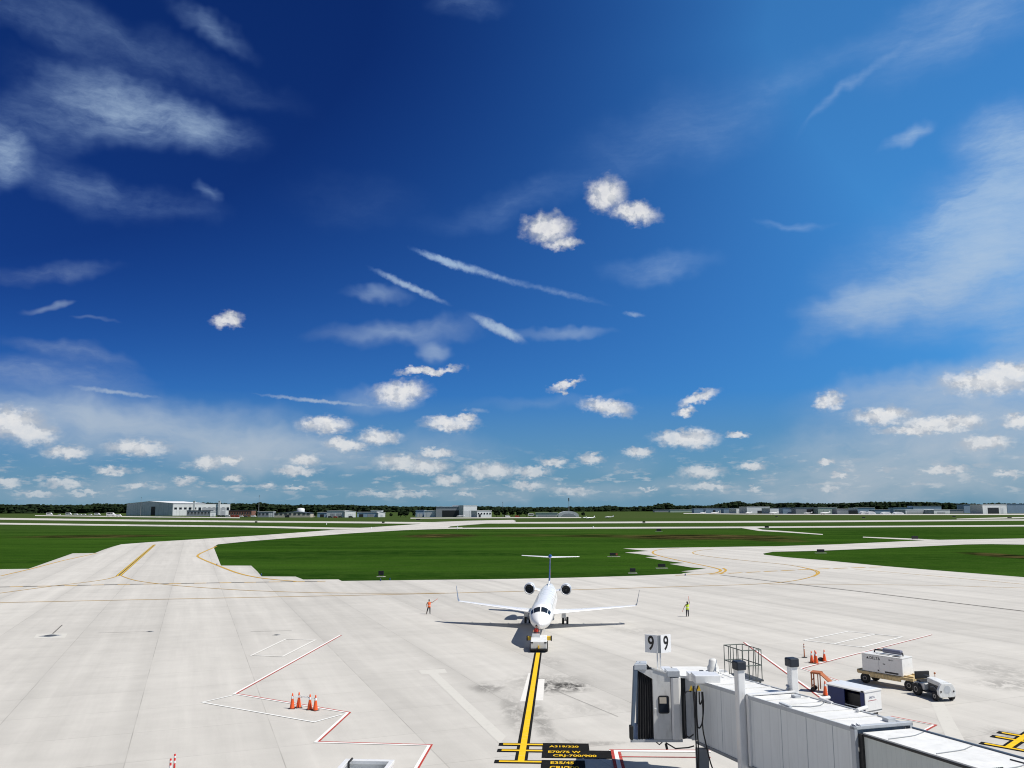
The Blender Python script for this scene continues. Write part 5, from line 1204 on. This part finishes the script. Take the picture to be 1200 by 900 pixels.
building('light grey hangar in the middle left row with a row of parked cars', 382.2, 403, 597.2, 604.9, 'bld_pale', 'bld_white', 30, 0, ((.2, .45, .6, 'bld_grey'), (.55, .8, .6, 'bld_grey')), 0)
building('white gabled hangar at the right of the middle left row', 403.2, 416, 597.3, 605, 'bld_white', 'bld_white', 20, .12, ((.3, .75, .5, 'bld_pale'),), 0, rot=30)
building('blue grey hangar left of the bright white gable end', 417.5, 442, 599, 604.9, 'bld_blue', 'bld_pale', 26, 0, ((.1, .3, .6, 'bld_dark'), (.5, .8, .6, 'bld_grey')), 0)
building('raised pale roof block behind the blue grey hangar', 433.5, 446, 597.0, 604.2, 'bld_pale', 'bld_white', 18, 0, (), 3)
building('bright white gable end hangar beside the lone dark trees', 442.3, 450.5, 598.7, 605, 'bld_white', 'bld_white', 18, .2, ((.3, .7, .5, 'bld_pale'),), 0, rot=30)
building('blue hangar at the left of the central hangar group', 486, 496, 597.2, 605, 'bld_blue', 'bld_blue', 30, 0, ((.2, .8, .5, 'bld_pale'),), 0)
building('pale grey hangar between the blue hangar and the open dark hangar', 496.2, 517.3, 597.6, 605.3, 'bld_pale', 'bld_white', 30, 0, ((.15, .85, .7, 'bld_pale'),), 0)
t = building('open hangar with dark mouth below a grey parapet beside the tall white block', 510, 542, 593.2, 605.4, 'bld_grey', 'bld_pale', 45, 0, ((.23, 1.0, .64, 'bld_dark'),), 0)
building('tall bright white block in the central hangar group', 542.2, 558, 591.9, 605.6, 'bld_white', 'bld_white', 40, 0, ((.05, .85, .55, 'bld_pale'),), 0, cat='building', name='hangar_block', rot=28)
building('low white building with a curved corner right of the tall white block', 558.2, 575, 598.2, 606, 'bld_white', 'bld_white', 20, 0, ((.1, .25, .5, 'bld_dark'),), 5, cat='building', name='office_building', rot=28)
building('low pale green roofed shed row right of centre', 627, 652.5, 601.2, 605.8, 'bld_green', 'bld_green', 20, 0, ((.1, .9, .4, 'bld_grey'),), 0, cat='shed', name='shed')
X0, X1, d_, h = bbox_(653, 677.5, 599.4, 606)
t = thing('arched_hangar', 'silver arched hangar standing alone right of centre', 'hangar', ((X0 + X1) / 2, d_, 0)); w2 = (X1 - X0) / 2
MB().prism([(w2 * math.cos(PI * i / 16), h * math.sin(PI * i / 16) ** .8 + .0) for i in range(17)], 1, 0, 26).build('shell', 'bld_pale', t)
MB().prism([(w2 * .7 * math.cos(PI * i / 12), h * .6 * math.sin(PI * i / 12)) for i in range(13)], 1, -.2, -.01).build('door_or_dark_mouth', 'bld_grey', t)
row = [('small far grey shed, leftmost of the long right hand row', 766, 784, 598.6, 601.4, 'bld_grey', 'bld_grey', 0, ()), ('far pale green shed second in the long right hand row', 784.3, 812, 598.6, 601.7, 'bld_green', 'bld_white', 0, ()),
 ('blue hangar with a white door, third in the long right hand row', 812.3, 826, 597.0, 602.6, 'bld_blue', 'bld_pale', 0, ((.8, 1, .5, 'bld_white'),)), ('blue hangar with a dark peaked doorway, fourth in the right hand row', 826.3, 846.5, 597.0, 603.0, 'bld_blue', 'bld_pale', 0, ((.4, .55, .6, 'bld_dark'), (.8, 1, .6, 'bld_white'))),
 ('steel blue hangar left of the white flat front hangars', 847, 861.5, 597.2, 603.2, 'bld_blue', 'bld_blue', 0, ()), ('white flat front hangar left of the taller one', 861.8, 874, 597.6, 603.4, 'bld_white', 'bld_white', 0, ((.2, .8, .5, 'bld_pale'),)),
 ('taller white roofed hangar with a dark open mouth in the right hand row', 874.2, 901, 595.7, 603.7, 'bld_pale', 'bld_white', 0, ((.45, .85, .42, 'bld_dark'),)), ('low pale shed right of the taller white roofed hangar', 901.3, 916, 597.6, 604, 'bld_pale', 'bld_pale', 0, ()),
 ('steel blue hangar with a dark slot beside the low pale shed', 916.3, 931, 597.3, 604.2, 'bld_blue', 'bld_blue', 0, ((.8, 1, .8, 'bld_dark'),)), ('blue grey hangar with a wide black opening', 931.3, 957.2, 597.3, 604.4, 'bld_grey', 'bld_blue', 0, ((.5, .8, .75, 'bld_dark'),)),
 ('pale green hangar with a white fascia right of the black opening', 957.5, 979.7, 597.2, 604.6, 'bld_green', 'bld_white', 0, ((.1, .85, .6, 'bld_green'),)), ('grey shed under a flat white canopy', 980, 1004, 599.0, 605, 'bld_grey', 'bld_white', 0, ((.55, 1, .7, 'bld_dark'),)),
 ('steel blue back hangar between the canopy shed and the round tents', 999, 1024, 597.6, 604.0, 'bld_blue', 'bld_white', 0, ()), ('long blue grey hangar behind the small white domes', 1024, 1042, 600.2, 604.8, 'bld_blue', 'bld_pale', 0, ()),
 ('steel blue hangar behind the long white roof', 1046, 1069, 598.0, 604.2, 'bld_blue', 'bld_blue', 0, ()), ('pale blue tall hangar behind the long white roof, right part', 1069, 1102, 596.3, 604.3, 'bld_blue', 'bld_pale', 0, ()),
 ('long low hangar with a bright white roof on the right', 1060, 1093, 600.4, 605.2, 'bld_pale', 'bld_white', 0, ((.05, .7, .6, 'bld_grey'), (.72, .9, .6, 'bld_white'))), ('low pale grey hangar right of the bright white roof', 1093.3, 1112, 600.8, 605.3, 'bld_pale', 'bld_white', 0, ((.2, .7, .5, 'bld_grey'),)),
 ('small grey shed left of the big blue hangar', 1112.3, 1128, 600.6, 605.2, 'bld_grey', 'bld_grey', 0, ()), ('big plain blue hangar left of the white framed hangar', 1128.3, 1150, 594.9, 605.0, 'bld_blue', 'bld_blue', 0, ()),
 ('white framed hangar with a large black opening near the right edge', 1150.2, 1178.5, 595.0, 605.8, 'bld_white', 'bld_white', 0, ((.20, .66, .66, 'bld_dark'), (.74, .86, .6, 'bld_pale'))), ('big plain blue hangar at the right edge of the picture', 1179, 1225, 594.3, 605.6, 'bld_blue', 'bld_blue', 0, ())]
for i, (lab, x0, x1, yt, yb, wm, rm, g_, ds) in enumerate(row): building(lab, x0, x1, yt, yb, wm, rm, 26, g_, ds, rot=22 if wm in ('bld_white', 'bld_pale') else 0)
for i, (px, yb, wpx, hh) in enumerate([(1012, 605.3, 8, 3.6), (1021, 605.4, 9, 3.2), (1038.5, 605.5, 10, 2.6), (1053, 605.6, 11, 2.6)]):
    X0, X1, d_, h = bbox_(px - wpx / 2, px + wpx / 2, yb - hh, yb); t = thing('dome_shelter', 'small pale rounded aircraft shelter, ' + ['leftmost of four', 'second from the left', 'third from the left', 'rightmost of four'][i] + ' before the blue hangars', 'shelter', ((X0 + X1) / 2, d_, 0), group='rounded aircraft shelters'); w2 = (X1 - X0) / 2
    MB().prism([(w2 * math.cos(PI * k / 14), h * math.sin(PI * k / 14)) for k in range(15)], 1, 0, 12).build('shell', 'bld_white', t); MB().prism([(w2 * .6 * math.cos(PI * k / 10), h * .6 * math.sin(PI * k / 10)) for k in range(11)], 1, -.2, -.01).build('entrance', 'bld_pale', t)
# water tank
X0, X1, d_, h = bbox_(338.2, 347.4, 593.8, 604.6); t = thing('water_tank', 'squat white water tank standing above the long beige hall', 'water tank', ((X0 + X1) / 2, d_ + 45, 0)); w2 = (X1 - X0) / 2
MB().lathe([(w2, h * .55), (w2, h - 1), (w2 * .6, h), (.3, h + .3)], n=20).build('tank', 'bld_white', t); m_ = MB()
for k in range(6): m_.cyl((w2 * .8 * math.cos(k * PI / 3), w2 * .8 * math.sin(k * PI / 3), 0), (w2 * .8 * math.cos(k * PI / 3), w2 * .8 * math.sin(k * PI / 3), h * .55), .25, n=6)
m_.build('leg', 'bld_white', t)
# masts
for i, (px, yt, yb, lab) in enumerate([(164.8, 579.8, 601.5, 'thin leaning antenna mast above the huge grey hangar'), (303, 578.5, 604.2, 'tall thin radio mast above the small grey and white building'), (588.3, 588, 605.5, 'thin radio mast right of the tall white block'), (665.6, 584, 606, 'dark topped mast above the silver arched hangar')]):
    d_ = base_d(px, yb) + (40 if i == 0 else 20); a = AT(px, yt, d_); t = thing('radio_mast', lab, 'mast', (a.x, d_, 0), group='radio masts')
    MB().cyl((0, 0, 0), (0, 0, a.z), .45, .22, 6).build('pole', 'mid_grey', t); MB().cyl((0, 0, a.z - (5 if i == 3 else 2)), (0, 0, a.z), .8 if i == 3 else .4, n=8).build('antenna', 'dark_grey', t)

# parked vehicles far away
def make_van(body):
    t = thing('parked_vehicle', 'x', 'vehicle', (0, 0, 0))
    MB().prism([(-2.6, .5), (-2.6, 2.4), (1.2, 2.4), (2.0, 1.5), (2.6, 1.35), (2.6, .5)], 1, -.95, .95).build('body', body, t, bevel=.08)
    m_ = MB(); m_.box(.3, 1.3, -.97, -.951, 1.5, 2.1); m_.box(-2.0, .1, -.97, -.951, 1.5, 2.1); m_.build('window', 'glass_dark', t)
    for q in (-1.6, 1.6):
        for r_ in (-.85, .85): MB().lathe([(.1, -.1), (.36, -.1), (.36, .1), (.1, .1)], (q, r_, .36), 12, 'y').build('wheel', 'rubber', t)
    return t
vans = {'white_paint': None, 'vanred': None, 'dark_grey': None}
spots = [(57, 600.3, 'white_paint', 2.2, 'large white trailer by the trees at the far left'), (68.5, 600.3, 'white_paint', 1.0, 'small white van between white trailers far left'), (79.5, 600.4, 'white_paint', 2.2, 'white trailer second in the row far left'), (88, 600.5, 'white_paint', 1.5, 'white truck third in the row far left'),
  (93, 600.6, 'white_paint', 1.2, 'white van fourth in the row far left'), (98, 600.7, 'white_paint', 1.2, 'white van fifth in the row far left'), (105, 600.8, 'white_paint', 1.2, 'white van sixth in the row far left'), (113, 600.9, 'white_paint', 2.0, 'white trailer seventh in the row far left'),
  (129, 602, 'white_paint', 2.6, 'tall white trailer just left of the huge grey hangar'), (138, 602.2, 'white_paint', 1.6, 'white truck touching the left wall of the huge hangar'), (256, 603.4, 'dark_grey', 1.1, 'dark car right of the bright white shed'), (261, 603.5, 'dark_grey', 1.1, 'dark car second right of the white shed'),
  (266, 603.6, 'white_paint', 1.2, 'white van before the brick terminal'), (272, 603.8, 'vanred', 1.0, 'red car before the brick terminal, left one'), (277, 603.9, 'vanred', 1.0, 'red car before the brick terminal, middle one'), (282, 604, 'white_paint', 1.0, 'white car before the brick terminal right of the red cars'),
  (287, 604.2, 'dark_grey', 1.0, 'dark car before the right end of the brick terminal'), (296, 604.4, 'white_paint', 1.3, 'white truck between brick terminal and radio mast'), (386, 605.6, 'dark_grey', 1.0, 'dark car before the light grey hangar, left one'), (392, 605.6, 'vanred', .9, 'red car before the light grey hangar'),
  (398, 605.6, 'dark_grey', 1.0, 'dark car before the light grey hangar, right one'), (410, 605.7, 'dark_grey', 1.0, 'dark car before the white gabled hangar'), (594, 606.2, 'white_paint', 1.1, 'white van just right of the curved white building'), (605, 606.2, 'vanred', 1.0, 'red car before the trees right of centre'),
  (622, 605.6, 'white_paint', 1.8, 'white truck before the pale green roofed shed')]
for px, py, mt, s_, lab in spots:
    x, y = G(px, py)
    if vans[mt] is None: vans[mt] = o = make_van(mt)
    else: o = copy_tree(vans[mt])
    o.location = (x, y, 0); o.rotation_euler = (0, 0, 0); o.scale = (s_ * 1.15, s_ * 1.1, s_ * 1.1); o['label'] = lab; o['group'] = 'vehicles parked by the far buildings'
# light aircraft parked far away
def make_light():
    t = thing('light_aircraft', 'x', 'airplane', (0, 0, 0), group='light aircraft parked far away')
    MB().tube([(-4.5, 0, 1.4), (-3.5, 0, 1.45), (-1, 0, 1.5), (3, 0, 1.6), (6, 0, 1.9)], [.15, .55, .8, .55, .12], 12).build('fuselage', 'plane_white', t)
    MB().box(-1.6, .4, -6.5, 6.5, 1.5, 1.68).build('wing', 'plane_white', t, bevel=.05); MB().box(5, 6.2, -2, 2, 2.0, 2.12).build('tailplane', 'plane_white', t)
    MB().prism([(4.6, 1.9), (5.6, 3.6), (6.4, 3.6), (6.3, 1.9)], 1, -.08, .08).build('fin', 'plane_white', t)
    for a, b in ((-3, 0), (-.2, -1.5), (-.2, 1.5)): MB().lathe([(.1, -.08), (.3, -.08), (.3, .08), (.1, .08)], (a, b, .3), 10, 'y').build('wheel', 'rubber', t)
    return t
LA = None
for px, py, s_, rz, lab in [(690, 609.3, 1.1, 30, 'white light aircraft standing in the grass right of the arched hangar'), (712, 608.2, 1.0, 0, 'white light aircraft farther right in the grass beyond the runway'), (684, 608.4, .8, 60, 'small white light aircraft close beside the arched hangar'),
    (822, 603.6, 1.2, 10, 'white aircraft before the blue hangar with the white door'), (836, 603.8, 1.5, 0, 'white aircraft before the hangar with the dark peaked doorway'), (876, 604.3, 1.4, 20, 'white aircraft before the taller white roofed hangar'), (905, 604.6, 1.6, 0, 'white aircraft before the low pale shed'),
    (945, 605, 1.4, -20, 'white aircraft in the black hangar opening'), (965, 605.3, 1.7, 0, 'pale aircraft before the pale green hangar'), (538, 605.9, 1.1, 0, 'white aircraft in the dark mouth of the central open hangar')]:
    x, y = G(px, py)
    if LA is None: LA = o = make_light()
    else: o = copy_tree(LA)
    o.location = (x, y, 0); o.rotation_euler = (0, 0, R(rz)); o.scale = (s_,) * 3; o['label'] = lab

# ------------------------------------------------------------------ trees
def leaf_mat():
    m, nt, b = newmat('foliage'); p = nt.node('ShaderNodeNewGeometry').outputs['Position']
    n = nt.noise(p, .06, 5, .7); n2 = nt.noise(p, .5, 4, .7)
    c = nt.mix(nt.mr(n, .35, .65), (.008, .016, .008), (.021, .036, .013)); c = nt.mix(nt.mr(n2, .4, .7, 0, .5), c, (.010, .017, .007))
    nt.l.new(c, b.inputs['Base Color']); b.inputs['Roughness'].default_value = .95; b.inputs['Specular IOR Level'].default_value = .1; return m
M['leaf'] = leaf_mat()
bm = bmesh.new(); bmesh.ops.create_icosphere(bm, subdivisions=2, radius=1); icov = [v.co.copy() for v in bm.verts]; icof = [tuple(v.index for v in f.verts) for f in bm.faces]; bm.free()
def clump(mb, c, r, sc=(1, 1, 1)):
    ph = [random.uniform(0, 6) for _ in range(3)]
    vs = []
    for v in icov:
        k = 1 + .22 * math.sin(v.x * 4 + ph[0]) * math.sin(v.y * 4 + ph[1]) + .18 * math.sin(v.z * 6 + ph[2]) + random.uniform(-.14, .14)
        vs.append((c[0] + v.x * r * k * sc[0], c[1] + v.y * r * k * sc[1], c[2] + v.z * r * k * sc[2]))
    mb.add(vs, icof)
tops = [(-60, 587.5), (0, 586.6), (8, 587), (20, 588.3), (33, 586.9), (60, 588.3), (100, 588.2), (113, 587), (140, 587.8), (170, 587.8), (200, 586), (240, 586.6), (270, 587.6), (295, 588.3), (304, 586.9), (325, 589.5), (350, 590.0), (380, 590), (402, 589.8), (420, 591.3), (450, 591.8), (470, 593), (500, 592.6), (520, 593.5), (568, 593), (600, 594.3), (650, 594.6), (700, 594.6),
        (708, 593), (730, 595), (765, 593.8), (771, 591.6), (783, 590.6), (790, 594.3), (805, 593.4), (830, 594.2), (847, 591.3), (863, 588.9), (877, 592.5), (888, 590.4), (905, 592), (933, 591.5), (960, 592.6), (981, 592.2), (998, 591.8), (1022, 591), (1045, 591.2), (1080, 591.2), (1107, 592.8), (1130, 593.5), (1148, 594.6), (1165, 593.2), (1200, 594.2), (1260, 594)]
mb = MB(); px = -50.0
TD = 2950.0
while px < 1255:
    yt = [a[1] + (b[1] - a[1]) * (px - a[0]) / (b[0] - a[0]) for a, b in zip(tops, tops[1:]) if a[0] <= px <= b[0]][0] + random.uniform(-.35, .55)
    d_ = TD + random.uniform(-40, 60); p = AT(px, yt, d_); top = p.z
    r = random.uniform(5.0, 9.5)
    clump(mb, (p.x, d_, top - r * .8), r, (1.0, 1.0, .85)); z_ = top - r * 1.6
    while z_ > 0:
        r2 = random.uniform(7, 10.5); clump(mb, (p.x + random.uniform(-4, 4), d_ - random.uniform(0, 14), z_ - 2), r2, (1.1, 1, .9)); z_ -= r2 * 1.1
    px += random.uniform(1.3, 2.3)
o = mb.build('far_wood', 'leaf', recalc=False); tag(o, 'dark wood forming the tree line along the whole horizon', 'wood', kind='stuff')
def make_tree(label, h, w_):
    t = thing('tree', label, 'tree', group='dark trees among the far buildings')
    m_ = MB(); m_.tube([(0, 0, 0), (.2, .1, h * .3), (0, 0, h * .6)], [h * .035, h * .025, h * .012], 8)
    for k in range(5):
        a = k * 1.3; m_.tube([(0, 0, h * (.25 + .06 * k)), (math.cos(a) * w_ * .25, math.sin(a) * w_ * .25, h * (.45 + .06 * k))], [h * .014, h * .006], 6)
    m_.build('trunk', 'bark', t)
    m_ = MB()
    for k in range(34):
        a = random.uniform(0, 2 * PI); q = random.uniform(.1, 1) ** .5; zz_ = random.uniform(.28, .95); rr = w_ * .36 * math.sin(PI * min(1, (zz_ - .12) / .95)) ** .7 * q
        clump(m_, (math.cos(a) * rr, math.sin(a) * rr, h * zz_), h * random.uniform(.08, .14))
    m_.build('crown', 'leaf', t, recalc=False); return t
T0 = None
for i, (px, yb, yt, wk, lab) in enumerate([(467, 605.2, 598.2, 1.1, 'dark bushy tree, left of the lone pair beside the white gable end'), (473.5, 605.3, 597.6, 1.3, 'dark bushy tree, right of the lone pair beside the white gable end'), (483, 605.2, 598.8, .9, 'dark tree close left of the blue central hangar'), (581, 606, 596, 1, 'dark tree directly right of the curved white building'),
    (590, 605.8, 595, 1.1, 'dark tree under the thin radio mast right of centre'), (599, 605.8, 595.5, 1, 'dark tree third in the clump right of centre'), (608, 605.8, 596.2, 1, 'dark tree fourth in the clump right of centre'), (616, 605.6, 595.6, 1, 'dark tree fifth in the clump right of centre'), (645, 605, 596.6, .9, 'dark tree behind the pale green shed'),
    (683, 606, 600.8, 1, 'small dark tree right of the silver arched hangar'), (366.5, 604.6, 597.8, .8, 'dark tree between the beige hall and the pale blue shed'), (298, 604, 597, .8, 'dark tree left of the radio mast'), (456, 605, 600.5, 1, 'small tree right of the bright white gable end')]):
    d_ = base_d(px, yb); a = AT(px, yt, d_)
    if T0 is None: T0 = o = make_tree(lab, 10, 9); 
    else: o = copy_tree(T0)
    k = a.z / 10; o.location = (a.x, d_ + 12, 0); o.scale = (k * wk * 1.2, k * wk, k); o.rotation_euler = (0, 0, i * 1.1); o['label'] = lab
